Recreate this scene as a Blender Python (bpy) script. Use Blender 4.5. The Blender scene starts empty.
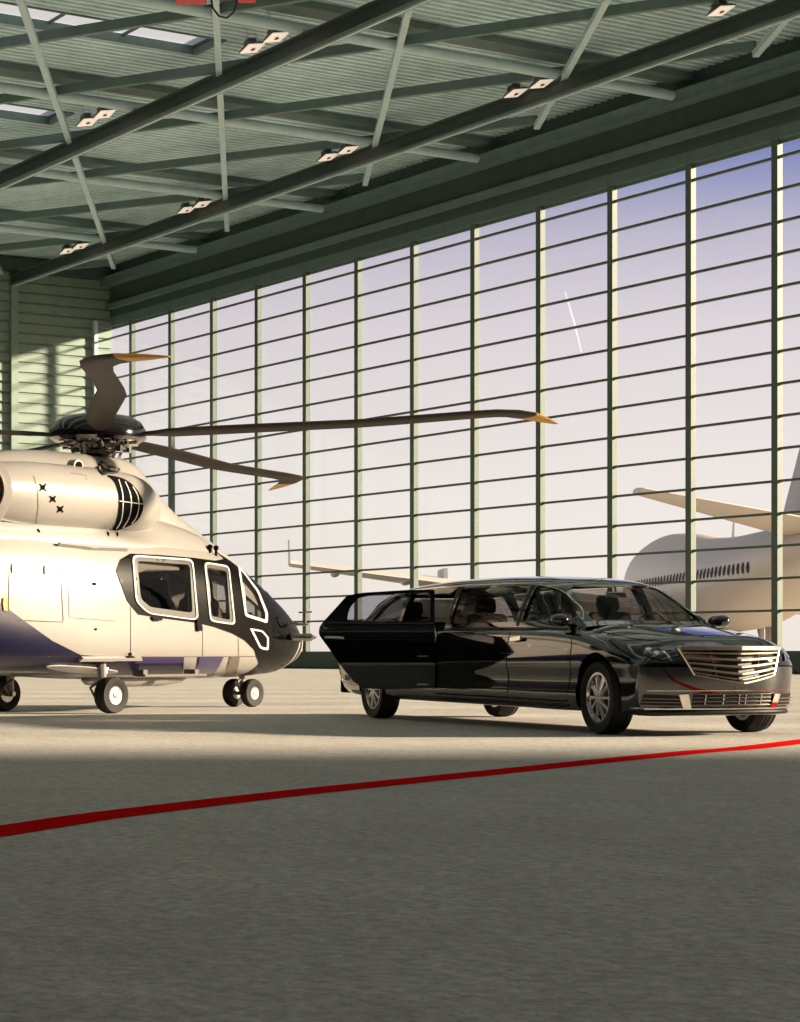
import bpy, bmesh, math, random
import numpy as np
from mathutils import Vector, Matrix
from mathutils.bvhtree import BVHTree
from mathutils.geometry import delaunay_2d_cdt
random.seed(7)
SC = bpy.context.scene
COL = SC.collection
F, HZ, CX, HC = 2220.0, 653.0, 400.0, 0.78          # measured focal length (px), horizon row, centre column, eye height
PI = math.pi

# ------------------------------------------------------------------ materials
def mat(name, col, rough=0.5, metal=0.0, coat=0.0, coat_rough=0.03, emit=None, estr=0.0, noise=None, bump=None, spec=0.5):
    m = bpy.data.materials.new(name); m.use_nodes = True
    nt = m.node_tree; b = nt.nodes['Principled BSDF']
    b.inputs['Base Color'].default_value = (*col, 1); b.inputs['Roughness'].default_value = rough
    b.inputs['Metallic'].default_value = metal; b.inputs['Coat Weight'].default_value = coat
    b.inputs['Coat Roughness'].default_value = coat_rough; b.inputs['Specular IOR Level'].default_value = spec
    if emit: b.inputs['Emission Color'].default_value = (*emit, 1); b.inputs['Emission Strength'].default_value = estr
    if noise:
        sc, amt = noise
        tc = nt.nodes.new('ShaderNodeTexCoord'); n = nt.nodes.new('ShaderNodeTexNoise'); n.inputs['Scale'].default_value = sc
        n.inputs['Detail'].default_value = 5
        nt.links.new(tc.outputs['Object'], n.inputs['Vector'])
        mr = nt.nodes.new('ShaderNodeMapRange'); mr.inputs[1].default_value = .3; mr.inputs[2].default_value = .7
        mr.inputs[3].default_value = 1-amt; mr.inputs[4].default_value = 1+amt
        nt.links.new(n.outputs['Fac'], mr.inputs[0])
        mx = nt.nodes.new('ShaderNodeVectorMath'); mx.operation = 'SCALE'; mx.inputs[0].default_value = col
        nt.links.new(mr.outputs[0], mx.inputs['Scale']); nt.links.new(mx.outputs[0], b.inputs['Base Color'])
        if bump:
            bp = nt.nodes.new('ShaderNodeBump'); bp.inputs['Strength'].default_value = bump; bp.inputs['Distance'].default_value = .01
            nt.links.new(n.outputs['Fac'], bp.inputs['Height']); nt.links.new(bp.outputs[0], b.inputs['Normal'])
    return m

def glass(name, tint, ior=1.45, rough=0.0, gcol=(1, 1, 1), refl=.6):
    m = bpy.data.materials.new(name); m.use_nodes = True; nt = m.node_tree
    for n in list(nt.nodes): nt.nodes.remove(n)
    out = nt.nodes.new('ShaderNodeOutputMaterial'); mix = nt.nodes.new('ShaderNodeMixShader')
    t = nt.nodes.new('ShaderNodeBsdfTransparent'); t.inputs[0].default_value = (*tint, 1)
    g = nt.nodes.new('ShaderNodeBsdfGlossy'); g.inputs['Roughness'].default_value = rough; g.inputs[0].default_value = (*gcol, 1)
    fr = nt.nodes.new('ShaderNodeLayerWeight'); fr.inputs['Blend'].default_value = 0.5
    pw = nt.nodes.new('ShaderNodeMath'); pw.operation = 'POWER'; pw.inputs[1].default_value = 4.0
    ml = nt.nodes.new('ShaderNodeMath'); ml.operation = 'MULTIPLY_ADD'; ml.inputs[1].default_value = refl; ml.inputs[2].default_value = (ior-1)**2/(ior+1)**2
    nt.links.new(fr.outputs['Facing'], pw.inputs[0]); nt.links.new(pw.outputs[0], ml.inputs[0])
    nt.links.new(ml.outputs[0], mix.inputs[0]); nt.links.new(t.outputs[0], mix.inputs[1]); nt.links.new(g.outputs[0], mix.inputs[2])
    nt.links.new(mix.outputs[0], out.inputs[0])
    return m

M = dict(
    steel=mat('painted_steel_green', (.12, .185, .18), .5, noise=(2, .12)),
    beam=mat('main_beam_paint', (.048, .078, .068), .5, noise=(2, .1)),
    tube=mat('tube_paint', (.46, .62, .67), .45, noise=(2, .08)),
    deck=mat('roof_deck', (.60, .78, .83), .45, noise=(1, .1)),
    mull=mat('mullion_paint', (.085, .125, .105), .5, noise=(3, .08)),
    wall=mat('wall_sheet', (.20, .27, .23), .5, noise=(1.5, .06)),
    dark=mat('dark_gap', (.003, .003, .003), .9, spec=.1),
    hglass=glass('hall_glass', (.992, .995, .995), 1.1),
    white=mat('heli_white', (.335, .32, .298), .3, coat=.4, noise=(3, .015)),
    blue=mat('heli_blue', (.006, .005, .028), .4, coat=.2),
    purple=mat('heli_purple', (.05, .036, .115), .3, coat=.5),
    taupe=mat('heli_taupe', (.13, .105, .08), .35, coat=.4),
    hblack=mat('heli_black', (.003, .002, .0015), .3, spec=.12),
    linew=mat('white_outline', (.60, .59, .56), .4),
    line=mat('panel_line', (.05, .04, .03), .6),
    hgl=glass('heli_glass', (.66, .64, .62), 1.4, refl=.35),
    hgl2=glass('windshield_dark_glass', (.30, .25, .22), 1.4, refl=.4),
    inter=mat('interior_dark', (.006, .005, .005), .8, noise=(8, .2)),
    seat=mat('seat_dark', (.020, .016, .013), .6, noise=(10, .2)),
    seatb=mat('limo_seat_leather', (.006, .005, .004), .6, noise=(10, .2)),
    blade=mat('rotor_blade', (.030, .021, .015), .6, spec=.2, noise=(4, .08)),
    yellow=mat('blade_yellow', (.50, .25, .01), .45),
    gloss=mat('gloss_black_cap', (.006, .006, .007), .12, coat=1),
    chrome=mat('chrome', (.80, .76, .70), .12, metal=1, noise=(6, .05)),
    gchrome=mat('grille_chrome', (.78, .70, .60), .26, metal=1),
    gasket=mat('window_gasket', (.075, .07, .065), .5),
    steelm=mat('machined_metal', (.30, .28, .26), .34, metal=1, noise=(14, .3)),
    alu=mat('alloy', (.62, .62, .62), .22, metal=1),
    tyre=mat('tyre_rubber', (.009, .008, .007), .75, noise=(20, .2)),
    paint=mat('limo_black_paint', (.0035, .0045, .006), .05, spec=.75, coat=1, coat_rough=.02),
    plast=mat('black_trim', (.006, .006, .006), .45, spec=.3),
    lglass=glass('limo_glass', (.43, .41, .39), 1.3, refl=.3),
    wsglass=glass('limo_windshield', (.74, .72, .67), 1.2, refl=.2),
    dglass=glass('limo_door_glass', (.62, .62, .66), 1.4),
    lamp=mat('headlamp_lens', (.06, .065, .07), .08, metal=.6, coat=1),
    lampw=mat('lamp_reflector', (.8, .82, .85), .15, metal=1),
    red=mat('crane_red', (.55, .02, .015), .4, noise=(4, .1)),
    cable=mat('cable_black', (.01, .01, .012), .5),
    redline=mat('floor_red_paint', (.72, .010, .010), 1, noise=(9, .15), spec=0),
    housing=mat('lamp_housing', (.12, .13, .13), .4, metal=.4),
    emitm=mat('lamp_lens', (.9, .85, .8), .4, emit=(1, .80, .68), estr=.5),
    planew=mat('airliner_white', (.56, .52, .48), .4, noise=(.3, .03)),
    planeg=mat('airliner_grey', (.30, .30, .31), .4, noise=(.3, .05)),
    planed=mat('airliner_window', (.02, .014, .011), .6, spec=.2),
    apron=mat('apron_concrete', (.46, .41, .35), .9, noise=(.05, .08)),
    copper=mat('exhaust_metal', (.28, .13, .08), .35, metal=1, noise=(5, .3)),
    grey=mat('exhaust_grey', (.22, .21, .19), .4),
    stain=mat('interior_plate', (.2, .17, .13), .5),
)
def floor_mat():
    m = bpy.data.materials.new('hangar_concrete'); m.use_nodes = True; nt = m.node_tree; b = nt.nodes['Principled BSDF']
    N = nt.nodes.new; L = nt.links.new
    tc = N('ShaderNodeTexCoord')
    def noise(scale, detail, sx=1, sy=1, rough=.6, dist=0):
        mp = N('ShaderNodeMapping'); mp.inputs['Scale'].default_value = (sx, sy, 1); L(tc.outputs['Object'], mp.inputs[0])
        n = N('ShaderNodeTexNoise'); n.inputs['Scale'].default_value = scale; n.inputs['Detail'].default_value = detail
        n.inputs['Roughness'].default_value = rough; n.inputs['Distortion'].default_value = dist; L(mp.outputs[0], n.inputs['Vector']); return n
    big = noise(.35, 4); fine = noise(15, 8, 1, 1.3, .85); mid = noise(2.2, 6, 1, 1.6)
    scr = noise(3.0, 3, 1, 1, .5, 1.5)
    r = N('ShaderNodeValToRGB'); L(mid.outputs['Fac'], r.inputs[0])
    r.color_ramp.elements[0].position = .3; r.color_ramp.elements[0].color = (.545, .525, .48, 1)
    r.color_ramp.elements[1].position = .72; r.color_ramp.elements[1].color = (.675, .65, .60, 1)
    def mul(a, src, lo, hi, f0=.3, f1=.7):
        mr = N('ShaderNodeMapRange'); mr.inputs[1].default_value = f0; mr.inputs[2].default_value = f1
        mr.inputs[3].default_value = lo; mr.inputs[4].default_value = hi; L(src, mr.inputs[0])
        v = N('ShaderNodeVectorMath'); v.operation = 'SCALE'; L(a, v.inputs[0]); L(mr.outputs[0], v.inputs['Scale']); return v.outputs[0]
    c = mul(r.outputs[0], fine.outputs['Fac'], .50, 1.26, .33, .62)
    c = mul(c, big.outputs['Fac'], .9, 1.08)
    # fine hairline scratches and cracks
    vo = N('ShaderNodeTexVoronoi'); vo.feature = 'DISTANCE_TO_EDGE'; vo.inputs['Scale'].default_value = 2.6
    mp = N('ShaderNodeVectorMath'); mp.operation = 'ADD'; L(tc.outputs['Object'], mp.inputs[0])
    sv = N('ShaderNodeVectorMath'); sv.operation = 'SCALE'; sv.inputs['Scale'].default_value = .9; L(scr.outputs['Color'], sv.inputs[0]); L(sv.outputs[0], mp.inputs[1])
    L(mp.outputs[0], vo.inputs['Vector'])
    c = mul(c, vo.outputs['Distance'], .72, 1.0, 0.0, .012)
    L(c, b.inputs['Base Color'])
    b.inputs['Roughness'].default_value = .7; b.inputs['Specular IOR Level'].default_value = .15
    bp = N('ShaderNodeBump'); bp.inputs['Strength'].default_value = .25; bp.inputs['Distance'].default_value = .01
    L(fine.outputs['Fac'], bp.inputs['Height']); L(bp.outputs[0], b.inputs['Normal'])
    return m
M['floor'] = floor_mat()

def sky_panel():
    m = bpy.data.materials.new('translucent_panel'); m.use_nodes = True; nt = m.node_tree
    for n in list(nt.nodes): nt.nodes.remove(n)
    out = nt.nodes.new('ShaderNodeOutputMaterial'); t = nt.nodes.new('ShaderNodeBsdfTranslucent'); t.inputs[0].default_value = (.36, .41, .50, 1)
    nt.links.new(t.outputs[0], out.inputs[0]); return m
M['skyp'] = sky_panel()

# ------------------------------------------------------------------ helpers
def prop(o, label=None, cat=None, group=None, kind=None):
    if label: o['label'] = label
    if cat: o['category'] = cat
    if group: o['group'] = group
    if kind: o['kind'] = kind
    return o

def link(name, me, m=None, parent=None, smooth=True):
    o = bpy.data.objects.new(name, me); COL.objects.link(o)
    if m is not None:
        for x in (m if isinstance(m, (list, tuple)) else [m]): me.materials.append(x)
    if smooth:
        me.polygons.foreach_set('use_smooth', [True]*len(me.polygons))
    if parent is not None: o.parent = parent
    return o

def mesh_from(name, vs, fs, m=None, parent=None, smooth=True, auto=None):
    me = bpy.data.meshes.new(name); me.from_pydata([tuple(v) for v in vs], [], [tuple(f) for f in fs]); me.validate(); 
    bm = bmesh.new(); bm.from_mesh(me); bmesh.ops.recalc_face_normals(bm, faces=bm.faces); bm.to_mesh(me); bm.free()
    me.update()
    o = link(name, me, m, parent, smooth)
    if auto and smooth: me.set_sharp_from_angle(angle=math.radians(auto))
    return o

class MB:
    """collects primitive shapes into ONE mesh"""
    def __init__(s): s.v = []; s.f = []
    def add(s, vs, fs):
        o = len(s.v); s.v += [tuple(v) for v in vs]; s.f += [tuple(i+o for i in f) for f in fs]
    def box(s, x0, x1, y0, y1, z0, z1, mtx=None):
        vs = [Vector((x, y, z)) for z in (z0, z1) for y in (y0, y1) for x in (x0, x1)]
        if mtx: vs = [mtx @ v for v in vs]
        s.add(vs, [(0, 2, 3, 1), (4, 5, 7, 6), (0, 1, 5, 4), (2, 6, 7, 3), (0, 4, 6, 2), (1, 3, 7, 5)])
    def tube(s, pts, r, n=10, closed_ends=True):
        pts = [Vector(p) for p in pts]; rings = []
        rs = r if isinstance(r, (list, tuple)) else [r]*len(pts)
        prev = None
        for i, p in enumerate(pts):
            d = (pts[min(i+1, len(pts)-1)]-pts[max(i-1, 0)]).normalized()
            a = prev if prev is not None and abs(prev.dot(d)) < .95 else (Vector((0, 0, 1)) if abs(d.z) < .9 else Vector((1, 0, 0)))
            x = (a-d*a.dot(d)).normalized(); y = d.cross(x); prev = x
            rings.append([p+(x*math.cos(2*PI*k/n)+y*math.sin(2*PI*k/n))*rs[i] for k in range(n)])
        s.rings(rings, closed_ends)
    def rings(s, rings, caps=True):
        n = len(rings[0]); vs = [v for r in rings for v in r]; fs = []
        for i in range(len(rings)-1):
            for k in range(n):
                fs.append((i*n+k, i*n+(k+1) % n, (i+1)*n+(k+1) % n, (i+1)*n+k))
        if caps:
            fs.append(tuple(range(n))[::-1]); fs.append(tuple((len(rings)-1)*n+k for k in range(n)))
        s.add(vs, fs)
    def lathe(s, prof, axis='y', c=(0, 0, 0), n=40, closed=False):
        """prof: list of (r, h); h along the axis"""
        vs = []; c = Vector(c)
        for r, h in prof:
            for k in range(n):
                a = 2*PI*k/n; ca, sa = r*math.cos(a), r*math.sin(a)
                p = {'y': (ca, h, sa), 'z': (ca, sa, h), 'x': (h, ca, sa)}[axis]; vs.append(c+Vector(p))
        fs = []; m = len(prof)
        for i in range(m if closed else m-1):
            j = (i+1) % m
            for k in range(n): fs.append((i*n+k, i*n+(k+1) % n, j*n+(k+1) % n, j*n+k))
        if not closed:
            if prof[0][0] > 1e-6: fs.append(tuple(range(n)))
            if prof[-1][0] > 1e-6: fs.append(tuple((m-1)*n+k for k in range(n)))
        s.add(vs, fs)
    def build(s, name, m, parent=None, smooth=False, auto=35, bevel=0):
        o = mesh_from(name, s.v, s.f, m, parent, smooth, auto)
        if bevel:
            b = o.modifiers.new('bevel', 'BEVEL'); b.width = bevel; b.segments = 2; b.limit_method = 'ANGLE'
        return o

def spl(xs, ys, x):
    """monotone-ish cubic interpolation"""
    xs = np.asarray(xs, float); ys = np.asarray(ys, float)
    if xs[0] > xs[-1]: xs = xs[::-1]; ys = ys[::-1]
    h = np.diff(xs); d = np.diff(ys)/h; m = np.zeros(len(xs)); m[0] = d[0]; m[-1] = d[-1]
    for i in range(1, len(xs)-1):
        m[i] = 0 if d[i-1]*d[i] <= 0 else 2*d[i-1]*d[i]/(d[i-1]+d[i])
    x = min(max(x, xs[0]), xs[-1]); i = min(max(int(np.searchsorted(xs, x))-1, 0), len(h)-1); t = (x-xs[i])/h[i]
    return float((2*t**3-3*t*t+1)*ys[i]+(t**3-2*t*t+t)*h[i]*m[i]+(-2*t**3+3*t*t)*ys[i+1]+(t**3-t*t)*h[i]*m[i+1])

def catmull(P, per=5):
    P = [np.array(p, float) for p in P]; out = []
    for i in range(len(P)-1):
        a, b, c, d = P[max(i-1, 0)], P[i], P[i+1], P[min(i+2, len(P)-1)]
        for k in range(per):
            t = k/per
            out.append(.5*((2*b)+(-a+c)*t+(2*a-5*b+4*c-d)*t*t+(-a+3*b-3*c+d)*t**3))
    out.append(P[-1]); return out

def eval_mods(o):
    dg = bpy.context.evaluated_depsgraph_get(); dg.update()
    me = bpy.data.meshes.new_from_object(o.evaluated_get(dg)); o.modifiers.clear(); old = o.data; o.data = me; bpy.data.meshes.remove(old)
    return o
def boolean(o, cutters, op='DIFFERENCE'):
    for c in cutters:
        b = o.modifiers.new('b', 'BOOLEAN'); b.operation = op; b.solver = 'EXACT'; b.object = c
    bpy.context.view_layer.update(); eval_mods(o)
    for c in cutters: bpy.data.objects.remove(c)
    return o

def bvh_of(objs):
    vs, fs = [], []
    bpy.context.view_layer.update()
    for o in objs:
        k = len(vs); mw = o.matrix_world
        vs += [mw @ v.co for v in o.data.vertices]; fs += [tuple(i+k for i in p.vertices) for p in o.data.polygons]
    return BVHTree.FromPolygons(vs, fs)

def cam_ray(p): return Vector((0, 0, HC)), Vector(((p[0]-CX)/F, 1, (HZ-p[1])/F)).normalized()

def stroke(pts, w, closed=False):
    """polygon around a 2D polyline"""
    P = [Vector(p).to_2d() if len(p) > 2 else Vector(p) for p in pts]; L, R = [], []; n = len(P)
    for i in range(n):
        a = P[i-1] if (i > 0 or closed) else P[i]; b = P[(i+1) % n] if (i < n-1 or closed) else P[i]
        d = (b-a).normalized(); nn = Vector((-d.y, d.x))*w/2; L.append(P[i]+nn); R.append(P[i]-nn)
    if closed: return L, R
    return L+R[::-1]

def inside(p, poly):
    x, y = p; c = False; n = len(poly); j = n-1
    for i in range(n):
        xi, yi = poly[i]; xj, yj = poly[j]
        if (yi > y) != (yj > y) and x < (xj-xi)*(y-yi)/(yj-yi)+xi: c = not c
        j = i
    return c

def resample(poly, step):
    out = []; n = len(poly)
    for i in range(n):
        a = Vector(poly[i]); b = Vector(poly[(i+1) % n]); k = max(1, int((b-a).length/step))
        for j in range(k): out.append(a+(b-a)*(j/k))
    return out

def smooth_poly(pts, per=4):
    P = [np.array(p, float) for p in pts]; n = len(P); out = []
    for i in range(n):
        a, b, c, d = P[i-1], P[i], P[(i+1) % n], P[(i+2) % n]
        for k in range(per):
            t = k/per; out.append(tuple(.5*((2*b)+(-a+c)*t+(2*a-5*b+4*c-d)*t*t+(-a+3*b-3*c+d)*t**3)))
    return out

def round_poly(pts, r, k=4):
    """rounds the corners of a polygon"""
    out = []; n = len(pts); P = [Vector(p) for p in pts]
    for i in range(n):
        a, b, c = P[i-1], P[i], P[(i+1) % n]
        ra = min(r, (a-b).length*.45); rc = min(r, (c-b).length*.45)
        p0 = b+(a-b).normalized()*ra; p1 = b+(c-b).normalized()*rc
        for j in range(k+1):
            t = j/k; out.append(tuple(p0*(1-t)**2+b*2*t*(1-t)+p1*t*t))
    return out

def paint(name, polys, bvh, m, parent, holes=(), off=.006, step=3.0, ray=cam_ray, mirror=False, thick=0, smooth=True, label=None, maxd=None):
    """a panel cut to a 2D outline and laid on a built surface; polys: list of outlines"""
    VV, FF = [], []
    for poly in polys:
        poly = resample(poly, step); xs = [p[0] for p in poly]; ys = [p[1] for p in poly]
        pts = list(poly); edges = [(i, (i+1) % len(poly)) for i in range(len(poly))]
        for h in holes:
            h = resample(h, step); k = len(pts); pts += h; edges += [(k+i, k+(i+1) % len(h)) for i in range(len(h))]
        y = min(ys)+step*.5
        while y < max(ys):
            x = min(xs)+step*.5
            while x < max(xs):
                if inside((x, y), poly): pts.append(Vector((x, y)))
                x += step
            y += step
        v2, e2, f2, *_ = delaunay_2d_cdt([Vector(p) for p in pts], edges, [], 0, 1e-5)
        hits = []; 
        for p in v2:
            best = None
            for n_, jit in enumerate(((0, 0), (.02, .013), (-.017, .021), (.3, .2), (-.3, .25))):
                if n_ > 2 and best is not None: break
                o, d = ray((p[0]+jit[0]*step/3, p[1]+jit[1]*step/3)); h_ = bvh.ray_cast(o, d)
                if h_[0] is not None and (best is None or h_[3] < best[3]-.05): best = h_
            loc, nn, idx, dist = best if best is not None else (None, None, None, None)
            if loc is None or (maxd and dist > maxd): hits.append(None); continue
            if nn.dot(d) > 0: nn = -nn
            hits.append((loc+nn*off, nn))
        k = len(VV); mp = {}
        for f in f2:
            c = sum((v2[i] for i in f), Vector((0, 0)))/len(f)
            if not inside(c, poly) or any(inside(c, h) for h in holes): continue
            if any(hits[i] is None for i in f): continue
            ds = [(hits[i][0]-hits[j][0]).length for i in f for j in f]
            for i in f:
                if i not in mp: mp[i] = len(VV); VV.append(hits[i])
            FF.append(tuple(mp[i] for i in f))
    if not FF: print('EMPTY decal', name); 
    inv = parent.matrix_world.inverted() if parent else Matrix()
    vs = [inv @ h[0] for h in VV]; ns = [(inv.to_3x3() @ h[1]) for h in VV]
    fs = list(FF)
    if thick:
        n = len(vs); vs2 = [v+a*thick for v, a in zip(vs, ns)]
        from collections import Counter
        ec = Counter(); 
        for f in fs:
            for i in range(len(f)): ec[tuple(sorted((f[i], f[(i+1) % len(f)])))] += 1
        side = [(a, b, b+n, a+n) for (a, b), c in ec.items() if c == 1]
        fs = fs+[tuple(i+n for i in f) for f in fs]+side; vs = vs+vs2
    o = mesh_from(name, vs, fs, m, parent, smooth, 40 if thick else None)
    if label: o['label'] = label
    if mirror:
        o2 = mesh_from(name, [(v[0], -v[1], v[2]) for v in vs], fs, m, parent, smooth, 40 if thick else None)
        if label: o2['label'] = label
    return o

def hit(bvh, p, parent):
    o, d = cam_ray(p); loc, nn, _, _ = bvh.ray_cast(o, d)
    if loc is None: raise RuntimeError('miss %s' % (p,))
    return parent.matrix_world.inverted() @ loc

def copy_tree(o, parent=None):
    c = o.copy(); COL.objects.link(c); c.parent = parent
    for ch in list(o.children):
        copy_tree(ch, c)
    return c

# ------------------------------------------------------------------ camera, world, sun
cd = bpy.data.cameras.new('camera'); cam = bpy.data.objects.new('camera', cd); COL.objects.link(cam)
cam.location = (0, 0, HC); cam.rotation_euler = (PI/2, 0, 0); cd.sensor_width = 36; cd.sensor_fit = 'AUTO'
cd.lens = F/1022*36; cd.shift_y = (HZ-511)/1022; cd.clip_start = .05; cd.clip_end = 20000
SC.camera = cam
SC.view_settings.view_transform = 'Standard'; SC.view_settings.look = 'None'; SC.view_settings.gamma = 1
SC.view_settings.exposure = 0; SC.view_settings.use_curve_mapping = False
SC.cycles.max_bounces = 10; SC.cycles.transparent_max_bounces = 24; SC.cycles.diffuse_bounces = 5
SC.cycles.use_denoising = True; SC.cycles.sample_clamp_indirect = 6

def s2l(c): return tuple(((x/255)/12.92 if x/255 <= .04045 else ((x/255+.055)/1.055)**2.4) for x in c)
w = bpy.data.worlds.new('World'); SC.world = w; w.use_nodes = True; nt = w.node_tree; bg = nt.nodes['Background']
tc = nt.nodes.new('ShaderNodeTexCoord'); sx = nt.nodes.new('ShaderNodeSeparateXYZ'); nt.links.new(tc.outputs['Generated'], sx.inputs[0])
ramp = nt.nodes.new('ShaderNodeValToRGB'); cr = ramp.color_ramp
SKY = [(0.0, (236, 224, 214)), (.035, (240, 231, 222)), (.07, (237, 229, 224)), (.10, (231, 223, 221)), (.144, (220, 211, 216)),
       (.165, (207, 199, 210)), (.187, (186, 181, 201)), (.208, (150, 153, 190)), (.230, (98, 115, 178)), (.27, (88, 102, 152)), (.33, (60, 66, 88)), (1.0, (44, 48, 60))]
mr = nt.nodes.new('ShaderNodeMapRange'); mr.inputs[1].default_value = 0; mr.inputs[2].default_value = .5
nt.links.new(sx.outputs['Z'], mr.inputs[0]); nt.links.new(mr.outputs[0], ramp.inputs[0])
while len(cr.elements) < len(SKY): cr.elements.new(.5)
for e, (p, c) in zip(cr.elements, SKY):
    e.position = min(1, p*2 if p < .5 else 1); e.color = (*s2l(c), 1)
# unseen sky behind the viewer, brightened and warmed as added fill light
mr2 = nt.nodes.new('ShaderNodeMapRange'); mr2.inputs[1].default_value = .1; mr2.inputs[2].default_value = -.6
mr2.inputs[3].default_value = 1.07; mr2.inputs[4].default_value = 3.0
nt.links.new(sx.outputs['Y'], mr2.inputs[0]); nt.links.new(mr2.outputs[0], bg.inputs[1])
mixw = nt.nodes.new('ShaderNodeMix'); mixw.data_type = 'RGBA'; mixw.inputs[7].default_value = (.42, .40, .355, 1)
mr3 = nt.nodes.new('ShaderNodeMapRange'); mr3.inputs[1].default_value = .1; mr3.inputs[2].default_value = -.4
nt.links.new(sx.outputs['Y'], mr3.inputs[0]); nt.links.new(mr3.outputs[0], mixw.inputs[0]); nt.links.new(ramp.outputs[0], mixw.inputs[6]); mixs = nt.nodes.new('ShaderNodeMix'); mixs.data_type = 'RGBA'; mixs.inputs[7].default_value = (.50, .455, .41, 1)   # warmer haze round the low sun
mr4 = nt.nodes.new('ShaderNodeMapRange'); mr4.inputs[1].default_value = .3; mr4.inputs[2].default_value = .7
nt.links.new(sx.outputs['X'], mr4.inputs[0]); nt.links.new(mr4.outputs[0], mixs.inputs[0]); nt.links.new(mixw.outputs[2], mixs.inputs[6]); nt.links.new(mixs.outputs[2], bg.inputs[0])

sd = bpy.data.lights.new('sun', 'SUN'); sun = bpy.data.objects.new('sun', sd); COL.objects.link(sun)
sd.energy = 15.3; sd.color = (1, .80, .58); sd.angle = math.radians(3.2)
el = math.radians(16); sdir = Vector((-math.cos(el), 0.0, -math.sin(el)))
sun.rotation_euler = sdir.to_track_quat('-Z', 'Y').to_euler(); sun.location = (60, 20, 40)

# ------------------------------------------------------------------ the hangar
CORNER = Vector((-17.19, 132.05, 0)); WD = Vector((.5468, -.8372)).normalized()
HM = Matrix.Translation(CORNER) @ Matrix.Rotation(math.atan2(WD.y, WD.x), 4, 'Z')      # local x = along glazed wall, y = outwards
NB = 27; SP = 4.975; U0 = 2.67; UEND = U0+SP*NB
def place(o): o.matrix_world = HM; return o
def struct(o): o['kind'] = 'structure'; return place(o) if o.parent is None else o

# floor
fl = MB(); fl.box(-2, 190, -90, .1, -.3, 0); struct(fl.build('floor', M['floor']))
g = MB(); g.box(-3000, 3000, .1, 5000, -.35, -.02); g.box(-3000, -2, -3000, .1, -.35, -.02); g.box(190, 400, -3000, .1, -.35, -.02); g.box(-2, 190, -3000, -90, -.35, -.02)
gr = g.build('apron', M['apron']); prop(gr, kind='structure'); place(gr); gr.name = 'floor_outside'

# red painted guide line: a curve through floor points read off the photo
def floor_pt(px, py): d = HC*F/(py-HZ); return ((px-CX)/F*d, d)
cl = [floor_pt(*p) for p in [(0, 831.5), (100, 816.3), (200, 804), (300, 792.5), (400, 782), (500, 771.8), (600, 761.3), (700, 751.6), (800, 741.8)]]
a0 = Vector(cl[0])-(Vector(cl[1])-Vector(cl[0]))*3; an = Vector(cl[-1])+(Vector(cl[-1])-Vector(cl[-2]))*6+Vector((-1.2, 0))
c2 = [Vector((p[0], p[1])) for p in catmull([tuple(a0)]+cl+[tuple(an)], 6)]
Lp = stroke([tuple(p) for p in c2], .31); n = len(c2); vs = [(p[0], p[1], .003) for p in Lp]; fs = [(i, i+1, 2*n-2-i, 2*n-1-i) for i in range(n-1)]
o = mesh_from('floor_marking', vs, fs, M['redline'], smooth=False)
prop(o, 'long curved red painted guide line across the concrete floor', 'floor marking')

# glazed wall: each bay is a window with frame, rails and pane
ZR = [19.55-1.226*i for i in range(15)]
def bay(i, first=None):
    if first: 
        r = copy_tree(first); r.name = 'window_%d' % i
    else:
        b = MB(); b.box(-.17, .17, -.24, .02, 0.0, 20.2)
        r = b.build('window_%d' % i, M['mull'])
        b = MB()
        for z in ZR: b.box(.17, SP-.17, -.14, .0, z-.045, z+.045)
        b.build('window_rail', M['mull'], r)
        b = MB(); b.box(.17, SP-.17, -.02, -.005, .8, 20.1); b.build('window_pane', M['hglass'], r)
        b = MB(); b.box(-.17, SP-.17, -.30, .05, .06, .70); b.box(-.17, SP-.17, -.36, .05, .70, .86); b.box(-.17, SP-.17, -.2, .04, 0, .06); b.build('window_sill', M['mull'], r)
        b = MB(); b.box(-.17, SP-.18, -.22, .02, 20.20, 20.72); b.box(.17, SP-.17, -.05, .02, 20.05, 20.2); b.build('window_head', M['steel'], r)
    r['kind'] = 'structure'; r.matrix_world = HM @ Matrix.Translation((U0+SP*(i-2), .2, 0)); return r
W1 = bay(2)
for i in range(1, NB+2):
    if i != 2: bay(i, W1)

def trimo(i, mb, m, label=None, smooth=False):
    o = mb.build('trim_%d' % i, m, smooth=smooth); o['kind'] = 'structure'; place(o); return o
# girder above the windows (stepped I-section), sits inside
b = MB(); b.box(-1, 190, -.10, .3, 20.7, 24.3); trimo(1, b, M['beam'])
b = MB(); b.box(-1, 190, -.42, -.10, 21.15, 21.45); trimo(2, b, M['steel'])
b = MB(); b.box(-1, 190, -.75, -.10, 22.55, 23.0); trimo(3, b, M['steel'])
b = MB(); b.box(-1, 190, -.80, -.10, 22.49, 22.55); trimo(4, b, M['steel'])
# solid wall after the glazing, towards and behind the viewer
b = MB(); b.box(UEND-.17, 190, -.2, .2, 0, 20.75); struct(b.build('wall_right', M['wall']))
b = MB(); b.box(190, 190.4, -90, .2, 0, 24.2); struct(b.build('wall_front', M['beam']))  # unseen dark wall, added to keep bright sky out of the car's reflections
b = MB(); b.box(-.4, 190.4, -90.4, -90, 0, 24.2); struct(b.build('wall_left', M['beam']))  # also unseen, closed off dark so the car doors reflect no sky
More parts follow.
